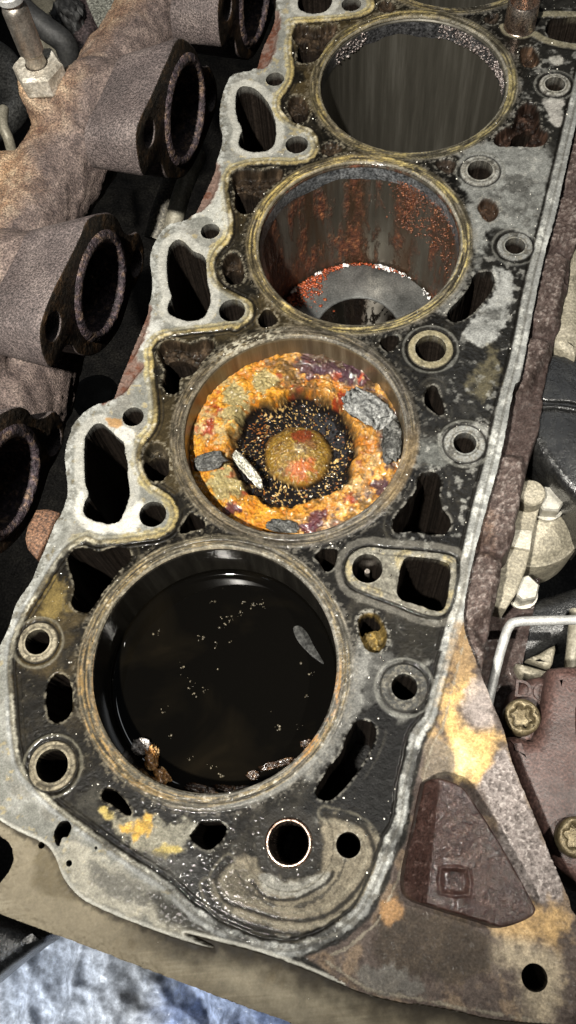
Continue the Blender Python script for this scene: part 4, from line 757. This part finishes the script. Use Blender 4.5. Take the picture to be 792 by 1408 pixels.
# pale crumbs and bright beads over the deck, standing in for glints on the oil
P = RNG.rand(40000, 2)*np.array([190, 470])+np.array([-90, -90]); cl = fbm(P[:, 0], P[:, 1], .06, 3, 3)+.6*fbm(P[:, 0], P[:, 1], .3, 2, 5)
h, s_, we_ = deck_h(P[:, 0], P[:, 1]); near = np.exp(-np.abs(s_)/2.5); rbp = np.min([np.hypot(P[:, 0]-q_[0], P[:, 1]-q_[1]) for q_ in BC], 0)
ok_ = (s_ < -.3) & (RNG.rand(len(P)) < np.clip(.05+.22*sst(.1, .6, cl)+.30*near, 0, 1)*np.clip(we_*1.6, .15, 1)) & ((P[:, 0] < 74) | (P[:, 1] > 30)) & (RNG.rand(len(P)) < sst(-95, -40, P[:, 1]+.3*P[:, 0])+.12)
Q = np.column_stack([P[ok_], h[ok_]+.03]); n_ = len(Q); half = RNG.rand(n_) < .45
sz = .06+.34*RNG.rand(n_)**4.5
crumbs('glint_beads', Q[half], sz[half]*1.25, MT['glint_bead'], 'tiny bright beads standing in for glints on the oily deck', 'grit', .6)
crumbs('crumbs', Q[~half], sz[~half]*.9, MT['crumb'], 'tiny pale crumbs over the deck, doubling as glints', 'crumbs')
# crumbs on the sludge and in its moat
t_ = RNG.rand(900)*6.283; r_ = np.sqrt(RNG.rand(900))*39; i_ = (t_/6.2832*nt_).astype(int) % nt_; j_ = np.clip((r_/40.25*nr_).astype(int), 0, nr_-1)
keep = (RNG.rand(900) < np.where((r_ > 13) & (r_ < 25), .15+1.1*sst(0, .5, fbm(r_*np.cos(t_), r_*np.sin(t_), .13, 3, 3)), .18))
crumbs('sludge_crumbs', np.column_stack([c[0]+r_*np.cos(t_), c[1]+r_*np.sin(t_), SZ[i_, j_]+.15])[keep], (.12+.30*RNG.rand(900)**2.5)[keep], surf('wet_sludge_crumb', [(.45, .32, .14), (.65, .58, .45), (.8, .78, .7)], 400, (.15, .4), 0, 900, .0002), 'pale crumbs sprinkled over the sludge', 'crumbs')
# rust and foam along the far edge of the third piston
c = BC[2]
n_ = 2200; t_ = 1.2+RNG.rand(n_)*2.3; wv = sst(1.9, 2.7, t_); cl = fbm(t_*6, 0*t_, 1., 3, 4); r_ = 39.6-np.abs(RNG.randn(n_))*(.6+4.3*wv*(1+.5*cl)); kp = RNG.rand(n_) < .18+.9*wv
crumbs('rust_crumbs', np.column_stack([c[0]+r_*np.cos(t_), c[1]+r_*np.sin(t_), -63.7+.5*RNG.rand(n_)])[kp], (.18+.75*RNG.rand(n_)**2.2)[kp], surf('red_rust', [(.07, .014, .005), (.22, .04, .011), (.42, .11, .03)], 400, (.25, .5), 0, 900, .0004, coat=.6), 'red rust crumbs along the edge of the deep piston', 'rust', .6)
n_ = 1300; t_ = .7+RNG.rand(n_)*2.2; cl = fbm(t_*9, 0*t_, 1., 3, 7); r_ = 39.4-np.abs(RNG.randn(n_))*(.35+.5*np.clip(cl+.4, 0, 2)); kp = RNG.rand(n_) < np.clip(.12+1.1*cl, 0, 1)
crumbs('foam', np.column_stack([c[0]+r_*np.cos(t_), c[1]+r_*np.sin(t_), -63.3+.9*RNG.rand(n_)])[kp], (.14+.85*RNG.rand(n_)**3.5)[kp], surf('white_foam', [(.5, .47, .44), (.66, .64, .62), (.8, .8, .79)], 400, (.15, .3), 0, 900, .0003), 'white foam along the far edge of the deep piston', 'foam')
# scabs of rust on the upper wall of the rusty bore and carbon grit round the rim of the next bore
t_ = np.where(RNG.rand(1100) < .5, 1.25+.10*RNG.randn(1100), .85+.22*RNG.randn(1100)); z_ = -6-28*RNG.rand(1100)**1.3; R_ = BORE_R-.4; crumbs('rust_scabs', np.column_stack([c[0]+R_*np.cos(t_), c[1]+R_*np.sin(t_), z_]), .12+.45*RNG.rand(1100)**2.5, surf('dark_rust_scab', [(.03, .010, .005), (.10, .032, .014), (.24, .095, .04)], 400, (.25, .5), 0, 900, .0004, coat=.4), 'rust scabs on the wall of the rusty cylinder', 'rust', .8)
c = BC[3]; t_ = np.concatenate([.25+RNG.rand(420)*1.25, 2.35+RNG.rand(120)*.5]); z_ = -1.9-7*RNG.rand(540)**1.2; crumbs('carbon_grit', np.column_stack([c[0]+(BORE_R-.5)*np.cos(t_), c[1]+(BORE_R-.5)*np.sin(t_), z_]), .2+.55*RNG.rand(540)**2.5, surf('carbon_grit', [(.03, .025, .025), (.16, .13, .12), (.5, .46, .44)], 500, (.15, .4), .2, 900, .0004), 'glittering carbon grit round the rim of the fourth cylinder', 'grit', .8)

# ================================================================== EXHAUST MANIFOLD ON THE LEFT
MX = -97.0
mani = empty('exhaust_manifold', 'rusty cast-iron exhaust manifold with open flanges left of the block', 'exhaust manifold', (-150, 150, -60))
def mpart(name, me, mats, parent=mani): 
    o = link(name, me, None, mats); o.parent = parent; o.matrix_parent_inverse = Matrix.Translation(-mani.location) if parent is mani else Matrix.Identity(4); return o
YZ = Matrix(((0, 0, 1, 0), (1, 0, 0, 0), (0, 1, 0, 0), (0, 0, 0, 1)))      # plane (a, b) -> (y, z), thickness along x
def yz(p, X=MX): return at(p, X, 0)[:, 1:]
f1 = yz(px('A', (488, 104), (530, 130), (552, 180), (572, 182), (590, 225), (592, 285), (578, 328), (562, 372), (540, 425), (515, 468), (488, 488), (455, 482), (440, 448), (418, 452), (392, 480), (374, 420), (374, 345), (415, 255), (455, 165)))
f2 = yz(px('C', (335, 152), (370, 142), (405, 142), (432, 165), (452, 208), (478, 218), (505, 212), (524, 265), (522, 335), (500, 390), (478, 430), (460, 490), (438, 552), (405, 605), (365, 645), (325, 660), (285, 650), (262, 622), (238, 628), (212, 670), (185, 702), (158, 660), (146, 600), (150, 540), (185, 440), (240, 330), (290, 230), (312, 175)))
specs = []
p1, h1 = yz(px('A', (505, 303)))[0], yz(px('A', (408, 362), (578, 268)))
p2, h2 = yz(px('C', (368, 408)))[0], yz(px('C', (196, 552), (498, 325)))
specs.append((f1, p1, h1, 19.6)); specs.append((f2, p2, h2, 18.6))
specs.append((f2+np.array([-92.5, 1.0]), p2+np.array([-92.5, 1.0]), h2+np.array([-92.5, 1.0]), 18.6))
specs.append((f1+np.array([97, -14.]), p1+np.array([97, -14.]), h1+np.array([97, -14.]), 19.6))
TH = 27.0
MT['flange_face'] = surf('sooty_shaded_face', [(.006, .005, .004), (.018, .013, .009), (.07, .04, .02)], 130, (.22, .6), .1, 800, .0005)  # sooty face, with the shade on that side painted in
for fi, (ol, pc, hs, pr) in enumerate(specs):
    loops = [smooth(ol, 4), circ(pc, pr, 64)]+[circ(h_, 5.6, 28) for h_ in hs]
    me = slab_me('flange', loops, TH, .9, Matrix.Translation((MX-TH/2, 0, 0)) @ YZ); smooth_angle(me, 35)
    for v_ in me.vertices:
        f_ = max(0.0, MX-7-v_.co[0]/MM)/(TH-7); k_ = 1-.17*f_
        v_.co[1] = (pc[0]-5*f_+(v_.co[1]/MM-pc[0])*k_)*MM; v_.co[2] = (pc[1]-3*f_+(v_.co[2]/MM-pc[1])*k_)*MM
    me.update()
    o = mpart('flange', me, [MT['manifold'], MT['flange_face'], MT['soot_crust']])
    mi = []
    for q_ in me.polygons:
        y_, z_ = q_.center[1]/MM-pc[0], q_.center[2]/MM-pc[1]; d_ = math.hypot(y_, z_)
        mi.append(2 if d_ < pr+.5 and abs(q_.normal[0]) < .6 else (1 if q_.normal[0] > .75 else 0))
    me.polygons.foreach_set('material_index', mi)
    # raised, carboned lip round the port and the sooty throat behind it
    V = []; F = []; n = 110; prof = [(pr+4.2, .1), (pr+3.2, 1.0), (pr+1.2, 1.5), (pr-.2, 1.1), (pr-1.0, -.6), (pr-1.3, -6), (pr-1.4, -25)]
    for k in range(n):
        t = 2*math.pi*k/n
        for j, (r_, x_) in enumerate(prof):
            w_ = .55*(random.random()-.5)*(1 if 0 < j < 6 else .2); V.append((MX+x_+w_*.6, pc[0]+(r_+w_)*math.cos(t), pc[1]+(r_+w_)*math.sin(t)))
    K_ = len(prof)
    for k in range(n):
        for j in range(K_-1): a_, b_ = k*K_+j, ((k+1) % n)*K_+j; F.append((a_, b_, b_+1, a_+1))
    sub(mpart('port_lip', mesh('port_lip', V, F), [MT['soot_crust']], o), o) if False else None
    l_ = link('port_lip', mesh('port_lip', V, F), o, [MT['soot_crust']])
    V = [(MX-24.5, pc[0]+(pr-.6)*math.cos(2*math.pi*k/40), pc[1]+(pr-.6)*math.sin(2*math.pi*k/40)) for k in range(40)]
    link('dark_port_plug', mesh('dark_port_plug', V, [tuple(range(40))], False), o, [MT['soot']])  # dark disc plugs the port, standing in for the unlit runner inside
# log, necks, outlet branch and sensor boss: one fused casting
bm = bmesh.new()
def add_tube(P, r, sub=8):
    me = tube_me('t', P, r, 28, True, sub); bm.from_mesh(me); bpy.data.meshes.remove(me)
LZ = -24
logp = [tuple(at([p], LZ)[0]) for p in ((-95, 590), (-25, 440), (45, 305), (105, 205), (160, 110), (225, 10), (275, -80))]
add_tube(logp, [20, 20, 20.5, 21, 20, 19, 19], 8)
for ol, pc, hs, pr in specs:
    y0, z0 = pc; lx = np.interp(y0-6, [q_[1] for q_ in logp], [q_[0] for q_ in logp])
    add_tube([(MX-TH+5, y0-4, z0-4), (MX-TH-6, y0-4, z0-4), (MX-TH-22, y0-4, z0-7), (lx-2, y0-8, LZ)], [23, 22.5, 21, 20], 5)
add_tube([tuple(at([(95, 262)], LZ)[0]), tuple(at([(45, 262)], LZ)[0]), tuple(at([(-20, 272)], LZ)[0]), tuple(at([(-90, 300)], LZ-5)[0])], [18, 17, 18.5, 21], 6)
add_tube([tuple(at([p], z_)[0]) for p, z_ in (((62, 400), -40), ((48, 470), -46), ((30, 535), -48), ((2, 590), -44), ((-40, 640), -36))], [21, 23, 24, 24, 22], 6)
sb = at([(60, 112)], 4)[0]; add_tube([(sb[0]+16, sb[1]-4, -26), (sb[0]+5, sb[1]-1, -14), (sb[0], sb[1], 0), (sb[0], sb[1], 3.2)], [20, 15, 12.5, 12.2], 5)
me = bpy.data.meshes.new('log'); bm.to_mesh(me); bm.free()
o = bpy.data.objects.new('log', me); COL.objects.link(o); md = o.modifiers.new('r', 'REMESH'); md.mode = 'VOXEL'; md.voxel_size = 1.5*MM; md.use_smooth_shade = True
md = o.modifiers.new('s', 'SMOOTH'); md.iterations = 14; md.factor = .6
me = bpy.data.meshes.new_from_object(o.evaluated_get(bpy.context.evaluated_depsgraph_get())); bpy.data.objects.remove(o); me.name = 'cast_body'
co = np.empty(len(me.vertices)*3); me.vertices.foreach_get('co', co); co = co.reshape(-1, 3); no = np.empty(len(me.vertices)*3); me.vertices.foreach_get('normal', no); no = no.reshape(-1, 3); q_ = co/MM
co += no*((.9*n3d(q_*.09, 1., 2)+.22*n3d(q_*.45, 1., 4))[:, None])*MM; me.vertices.foreach_set('co', co.ravel()); me.update()
# tanned where it ran hottest, mauve scale elsewhere
mm, nt, b = new_mat('manifold_iron'); v = coords(nt)
n_a = noise(nt, 28, 4, .55, v, .4); n_b = noise(nt, 1300, 3, .6, v); n_c = noise(nt, 140, 6, .65, v)
sep = N(nt, 'ShaderNodeSeparateXYZ'); nt.links.new(v, sep.inputs[0])
hot = math_(nt, 'ADD', math_(nt, 'MULTIPLY', math_(nt, 'SUBTRACT', n_a, .5), 2.2), math_(nt, 'MULTIPLY', math_(nt, 'ADD', sep.outputs[0], .135), -24.))
c0 = ramp(nt, n_c, [(.3, (.042, .029, .026)), (.5, (.09, .066, .058)), (.7, (.16, .122, .105))]); c1 = ramp(nt, n_c, [(.3, (.105, .046, .020)), (.48, (.215, .13, .072)), (.66, (.36, .27, .17))])
cx = mixc(nt, math_(nt, 'ADD', hot, -.05, True), c0, c1)
cx = mixc(nt, .9, cx, ramp(nt, n_b, [(.32, (.2,)*3), (.5, (1,)*3), (.66, (2.1,)*3)]), 'MULTIPLY'); nt.links.new(cx, b.inputs['Base Color']); b.inputs['Roughness'].default_value = .75
nt.links.new(bump(nt, n_b, .0006, 1.0, bump(nt, n_c, .0012, .5)), b.inputs['Normal'])
mpart('cast_body', me, [mm])

# sensor screwed into the manifold
sens = empty('sensor_probe', 'steel probe with hexagon nut screwed upright into the manifold', 'sensor', (sb[0], sb[1], 3))
def hexnut(r, h, hole, z0):
    V = []; F = []
    for j, (rr_, z_) in enumerate(((r*.93, 0), (r, 1.2), (r, h-1.6), (r*.90, h))):
        for k in range(6): V.append((rr_*math.cos(math.pi/3*k+.3), rr_*math.sin(math.pi/3*k+.3), z0+z_))
    for j in range(3):
        for k in range(6): F.append((j*6+k, j*6+(k+1) % 6, j*6+6+(k+1) % 6, j*6+6+k))
    m_ = 24; base = len(V)
    for k in range(m_): V.append((hole*math.cos(2*math.pi*k/m_+.3), hole*math.sin(2*math.pi*k/m_+.3), z0+h))
    for k in range(m_): V.append((hole*math.cos(2*math.pi*k/m_+.3), hole*math.sin(2*math.pi*k/m_+.3), z0+h-4))
    for k in range(6):
        for s_ in range(4): F.append((18+k, base+k*4+s_+1 if k*4+s_+1 < m_ else base, base+k*4+s_)[::-1])
        F.append((18+k, 18+(k+1) % 6, base+(k*4+4) % m_))
    for k in range(m_): F.append((base+k, base+(k+1) % m_, base+m_+(k+1) % m_, base+m_+k))
    return mesh('hex_nut', V, F, False)
MT['nut'] = surf('weathered_nut', [(.22, .19, .15), (.40, .37, .31), (.55, .52, .46)], 160, (.4, .6), .35, 900, .0003, gc=.4)
link('hex_nut', hexnut(11.4, 10.5, 5.2, 0), sens, [MT['nut']])
link('probe_body', lathe_me('probe_body', [(4.6, 5), (4.6, 11), (4.3, 12.5), (4.3, 15.5), (4.7, 16), (5.4, 17), (5.5, 36), (5.0, 37.5), (4.2, 38.5), (4.2, 41), (.01, 41)], (0, 0, 0), 40), sens, [MT['steel']])
link('probe_sleeve', lathe_me('probe_sleeve', [(4.9, 40), (5.7, 40.6), (5.7, 43), (5.1, 43.5), (5.1, 62), (5.7, 62.6), (5.7, 66), (4.0, 67), (3.8, 90), (.01, 90)], (0, 0, 0), 40), sens, [MT['zinc']])

# hoses and pipes in the dark behind
def hose(name, pts, r, m, label, cat, group=None, sub_=8):
    o = link(name, tube_me(name, [tuple(at([p], z)[0]) for p, z in pts], r, 18, True, sub_), None, [m]); place(o); return tag(o, label, cat, group)
hose('rubber_hose', [((10, -30), -40), ((28, 8), -42), ((62, 38), -48), ((90, 62), -56), ((100, 105), -75)], 6.5, MT['rubber'], 'black rubber hose crossing behind the probe at top left', 'hose')
hose('pale_pipe', [((62, -40), -120), ((70, 10), -120), ((72, 60), -120), ((80, 120), -120)], 13, MT['pale_pipe'], 'pale brown pipe standing behind the black hose', 'pipe')
hose('grey_pipe', [((-40, 60), -150), ((8, 90), -150), ((20, 150), -160), ((-20, 180), -160)], 11, surf('grimy_grey_pipe', [(.02, .02, .019), (.04, .04, .038), (.07, .07, .066)], 60, (.4, .6), .3, 700, .0002), 'grimy grey pipe at the far left edge above the outlet', 'pipe')
hose('dark_pipe', [((118, -30), -110), ((122, 30), -110), ((112, 90), -115)], 9, surf('dark_purple_pipe', [(.03, .02, .02), (.06, .045, .045), (.1, .08, .08)], 60, (.3, .5), .3, 700, .0002), 'dark brown pipe between the pale pipe and the manifold', 'pipe')
lump('pipe_clip', (96, 24), -100, (9, 8, 9), 20, MT['rubber'], 31, 'lumpy black connector beside the pale pipe at top left', 'connector', .2)
px_slab('heat_shield', px('X', (118, -12), (160, -12), (164, 60), (150, 52), (136, 38), (124, 14)), -70, 3, 1, [surf('dull_shield', [(.12, .12, .1), (.22, .22, .19), (.32, .32, .28)], 60, (.4, .6), .4, 700, .0003)], None, 3)
o = bpy.data.objects['heat_shield']; place(o); tag(o, 'dull pale metal shield strip behind the manifold at the top', 'shield')
hose('curved_pipe', [((5, 150), -90), ((4, 172), -90), ((12, 192), -95), ((18, 214), -105)], 3.2, MT['pale_pipe'], 'thin curved pale pipe at the left edge above the outlet', 'pipe')
hose('gap_pipe', [((272, 215), -95), ((258, 245), -90), ((247, 275), -92), ((236, 320), -105)], 5.2, MT['pale_pipe'], 'pale curved pipe in the gap between manifold and block', 'pipe')
hose('gap_hose', [((248, 230), -110), ((236, 262), -108), ((225, 290), -110), ((214, 330), -118)], 7.0, surf('brown_grey_hose', [(.05, .045, .035), (.10, .09, .07), (.15, .14, .11)], 60, (.5, .7), 0, 700, .0002), 'brown grey hose beside the pale gap pipe', 'hose')
# ribbed rubber boot with pale collars, deep in the gap
a = at([(126, 535)], -120)[0]; bt = empty('rubber_boot', 'ribbed black boot with pale collars in the gap below the middle flange', 'boot', (a[0], a[1], -165))
pr_ = []
for k in range(9): pr_ += [(13.5, 6+k*4), (10.5, 8+k*4)]
link('bellows', lathe_me('bellows', pr_, (0, 0, 0), 40), bt, [MT['rubber']]); link('cap', lathe_me('cap', [(10.5, 41), (9, 42), (.01, 42.5)], (0, 0, 0), 40), bt, [MT['rubber']]); link('collar', lathe_me('collar', [(12, -8), (12, 6), (9, 7)], (0, 0, 0), 40), bt, [MT['pale_pipe']])
o = px_slab('rusty_stud', px('F', (150, 548), (205, 545), (247, 560), (222, 612), (192, 682), (152, 758), (112, 712), (102, 668), (112, 620)), -14, 22, 1.2, [surf('orange_rust', [(.05, .024, .013), (.11, .056, .031), (.18, .105, .065)], 110, (.6, .85), 0, 1100, .0006)], None, 1); place(o); tag(o, 'orange rusted block between the lowest flange and the deck', 'rusty block')

# ================================================================== PARTS ON THE RIGHT
cov = empty('plastic_cover', 'dusty black plastic cover at the right edge beside the block', 'cover', (100, 120, -60))
def cpart(name, o, par): o.parent = par; o.matrix_parent_inverse = Matrix.Translation(-par.location); return o
cpart('cover_body', px_slab('cover_body', px('H', (606, 130), (622, 80), (655, 58), (720, 62), (900, 90), (900, 800), (800, 712), (690, 590), (580, 420), (568, 330), (585, 230)), -17, 40, 4.5, [MT['plastic']], None, 3), cov)
cpart('cover_panel', px_slab('cover_panel', px('H', (640, 120), (665, 88), (720, 90), (900, 115), (900, 300), (760, 290), (640, 280), (625, 220)), -15.6, 6, 1.2, [MT['plastic']], None, 3), cov)
cpart('cover_rib', px_slab('cover_rib', px('H', (600, 312), (700, 296), (900, 330), (900, 350), (700, 318), (604, 335)), -15.2, 6, 1.2, [MT['plastic']], None, 3), cov)
MT['alu2'] = surf('rubbed_aluminium', [(.22, .205, .16), (.31, .29, .235), (.42, .395, .33)], 90, (.4, .6), .3, 1300, .0002, gc=.3)
alu = empty('aluminium_housing', 'cream cast aluminium housing with bar and bolts at the right of the block', 'housing', (100, 80, -70))
a = at(px('H', (588, 775)), -42)[0]; cpart('', link('housing_bowl', lathe_me('housing_bowl', [(22.5, -24), (22.5, -3), (21.8, -1.4), (20.2, -.8), (19.4, .2), (16.5, 2.6), (11, 4.4), (5, 5.2), (.01, 5.4)], tuple(a), 64), None, [MT['alu']]), alu)
cpart('', px_slab('clamp_bar', px('H', (552, 728), (558, 676), (592, 640), (630, 642), (650, 680), (638, 740), (618, 820), (604, 900), (578, 1010), (540, 1110), (490, 1188), (412, 1166), (440, 1060), (478, 925), (515, 830)), -28, 13, .9, [MT['alu']], None, 1), alu)
cpart('', px_slab('clamp_step', px('H', (508, 838), (608, 842), (596, 932), (482, 912)), -26, 8, .7, [MT['alu2']], None, 1), alu)
a = at(px('H', (596, 690)), -23)[0]; cpart('', link('boss_cap', lathe_me('boss_cap', [(5.4, -6), (5.3, 1.2), (4.7, 2.0), (.01, 2.2)], tuple(a), 36), None, [MT['alu']]), alu)
def hexbolt(p, z, r, h, ang, par):
    a = at(px('H', p), z)[0]; V = []; F = []
    for rr_, z_ in ((r*1.25, 0), (r*1.25, 1.2), (r, 1.25), (r, h-.8), (r*.88, h)):
        for k in range(24 if rr_ > r*1.1 else 24):
            q_ = math.pi*2*k/24; hx = 1 if rr_ > r*1.1 else math.cos(math.pi/6)/math.cos((q_ % (math.pi/3))-math.pi/6)*1.12
            V.append((a[0]+rr_*hx*math.cos(q_+ang), a[1]+rr_*hx*math.sin(q_+ang), a[2]+z_))
    for j in range(4):
        for k in range(24): F.append((j*24+k, j*24+(k+1) % 24, j*24+24+(k+1) % 24, j*24+24+k))
    F.append(tuple(range(96, 120))); cpart('', link('hex_bolt', smooth_angle(mesh('hex_bolt', V, F), 18), None, [MT['hardware']]), par)
hexbolt((664, 742), -36, 5.2, 8, .2, alu); hexbolt((556, 1124), -44, 4.8, 9, .5, alu)
o = px_slab('mounting_lug', px('T', (600, 545), (548, 552), (502, 620), (450, 800), (440, 940), (420, 1010), (390, 1130), (362, 1245), (440, 1290), (600, 1300)), -12, 30, 4, [MT['alu']], None, 3); place(o); tag(o, 'cream aluminium lug above the black plastic cover', 'lug')
o = px_slab('upper_lug', px('S', (745, 1500), (775, 1400), (850, 1380), (850, 1640), (780, 1640)), -14, 26, 4, [MT['rust_cast']], None, 3); place(o); tag(o, 'brown cast lug at the right edge above the cream lug', 'lug')
# brown casting with star-drive bolts
brn = empty('brown_cover', 'brown painted cast cover held by star-drive bolts at lower right', 'cast cover', (125, 0, -70))
cpart('', px_slab('cover_casting', px('L', (405, 362), (440, 335), (540, 328), (760, 330), (760, 1380), (470, 1330), (400, 1200), (320, 1050), (225, 800), (196, 690), (250, 670), (330, 690), (368, 560)), -20, 44, 5, [MT['brown_cast']], None, 3), brn)
cpart('', px_slab('cover_rib', px('L', (560, 480), (760, 470), (760, 900), (590, 900), (545, 700)), -17, 10, 4, [MT['brown_cast']], None, 3), brn)
lug = cpart('', px_slab('bolt_lug', px('L', (246, 450), (285, 405), (380, 382), (420, 410), (420, 560), (350, 700), (250, 715), (200, 660), (210, 560)), -27, 26, 3, [MT['brown_cast']], None, 4), brn)
a = at(px('L', (322, 462)), -27)[0]
link('cast_letters', text_me('cast_letters', 'DG', 8.5, (a[0], a[1], -26.9), .12, .6), lug, [MT['brown_cast']])
def starbolt(p, z, r, lab):
    a = at(px('L', p), z)[0]; t = cpart('', link('star_bolt', smooth_angle(slab_me('star_bolt', [circ((0, 0), r, 48), [(.56*r*(1+.17*math.cos(6*q_))*math.cos(q_), .56*r*(1+.17*math.cos(6*q_))*math.sin(q_)) for q_ in np.linspace(0, 2*np.pi, 72, endpoint=False)]], 7, 1.3, Matrix.Translation((a[0], a[1], z-3.5)))), None, [MT['brass_bolt']]), brn)
    link('drive_socket', lathe_me('drive_socket', [(r*.75, -4.5), (.4*r, -4.7), (.01, -4.2)], (a[0], a[1], z), 30), t, [MT['brass_bolt']])
    for k in range(9): pass
starbolt((278, 580), -18, 6.0, ''); starbolt((545, 1165), -14, 6.2, '')
hose('bent_strap', [((815, 852), -34), ((760, 853), -34), ((712, 855), -34), ((700, 862), -34), ((693, 880), -34), ((684, 912), -36), ((673, 960), -38), ((667, 990), -40)], 1.75, MT['zinc'], 'bent grey metal rod hooked in front of the brown cover', 'rod', None, 6)
o = px_slab('black_pulley', px('X', (648, 900), (662, 860), (700, 832), (760, 815), (830, 800), (830, 868), (770, 884), (735, 905), (700, 922), (670, 940)), -62, 30, 6, [MT['plastic']], None, 4); place(o); tag(o, 'black rounded body in shadow behind the bent rod', 'pulley')
o = px_slab('cream_clip', px('L', (248, 322), (300, 330), (420, 370), (380, 400), (300, 400), (262, 370)), -50, 12, 2.5, [MT['alu']], None, 3); place(o); tag(o, 'lower cream clip above the star-drive bolt', 'clip')
o = px_slab('cream_bracket', px('L', (300, 300), (360, 275), (436, 232), (432, 290), (412, 348), (350, 325)), -54, 10, 2, [MT['alu']], None, 2); place(o); tag(o, 'upper triangular cream bracket between black pulley and brown cover', 'bracket')
hose('grey_rod', [((792, 840), -60), ((788, 890), -58), ((784, 925), -60)], 2.6, MT['pale_pipe'], 'short pale rod above the brown cover at the right edge', 'rod', None, 4)

# ================================================================== WHAT LIES BELOW
o = link('engine_bay_floor', mesh('engine_bay_floor', [(-900, -900, -420), (900, -900, -420), (900, 1100, -420), (-900, 1100, -420)], [(0, 1, 2, 3)]), None, [MT['dark']]); tag(o, kind='structure')
o = px_slab('black_rail', px('X', (-60, 1245), (0, 1264), (62, 1287), (40, 1308), (10, 1330), (-60, 1372)), -75, 26, 5, [MT['plastic']], None, 2); place(o); tag(o, 'black rail under the front corner of the block at lower left', 'rail')
# crumpled blue-white plastic sheet
gx_ = np.arange(-150, 90, 1.2); gy_ = np.arange(-260, -112, 1.2); BX, BY = np.meshgrid(gx_, gy_)
wx = BX+9*fbm(BX, BY, .02, 3, 2); wy = BY+9*fbm(BX, BY, .02, 3, 5); rid = 1-np.abs(fbm(wx, wy*.5, .022, 4, 4)); rid2 = 1-np.abs(fbm(wx*.6, wy, .05, 3, 8))
BZ = -190+18*rid+6*rid2+2*fbm(BX, BY, .12, 2, 6); u_ = fbm(BX, BY, .016, 4, 11)+.35*fbm(BX, BY, .08, 3, 4)
a = [at([p], -180)[0] for p in ((330, 1395), (60, 1340), (210, 1380))]
blue = sst(.0, .5, u_*.5+.9*np.exp(-((BX-a[0][0])**2+(BY-a[0][1])**2)/900)); pale = np.exp(-((BX-a[1][0])**2+(BY-a[1][1])**2)/1400); tanm = sst(.3, .7, fbm(BX, BY, .03, 3, 7))
bc_ = np.zeros(BX.shape+(3,), np.float32)+np.array((.60, .60, .60)); 
for m, cl_ in ((tanm*.5, (.62, .54, .42)), (pale*.6, (.48, .54, .66)), (blue*.7, (.30, .38, .58)), (blue*sst(.2, .5, rid2-.4)*.4, (.10, .16, .36))): m = np.clip(m, 0, 1)[..., None]; bc_ = bc_*(1-m)+np.array(cl_, np.float32)*m
ii = np.arange(BX.size).reshape(BX.shape)
mp = vcol('crumpled_plastic', 300, .0003); o = link('plastic_sheet', np_mesh('plastic_sheet', np.stack([BX.ravel(), BY.ravel(), BZ.ravel()], 1), np.stack([ii[:-1, :-1], ii[:-1, 1:], ii[1:, 1:], ii[1:, :-1]], -1).reshape(-1, 4), np.zeros((0, 3), int), bc_.reshape(-1, 3), np.full(BX.size, .35), np.full(BX.size, .6)), None, [mp]); place(o); tag(o, 'crumpled blue and white plastic sheet lying below the front of the block', 'plastic sheet')
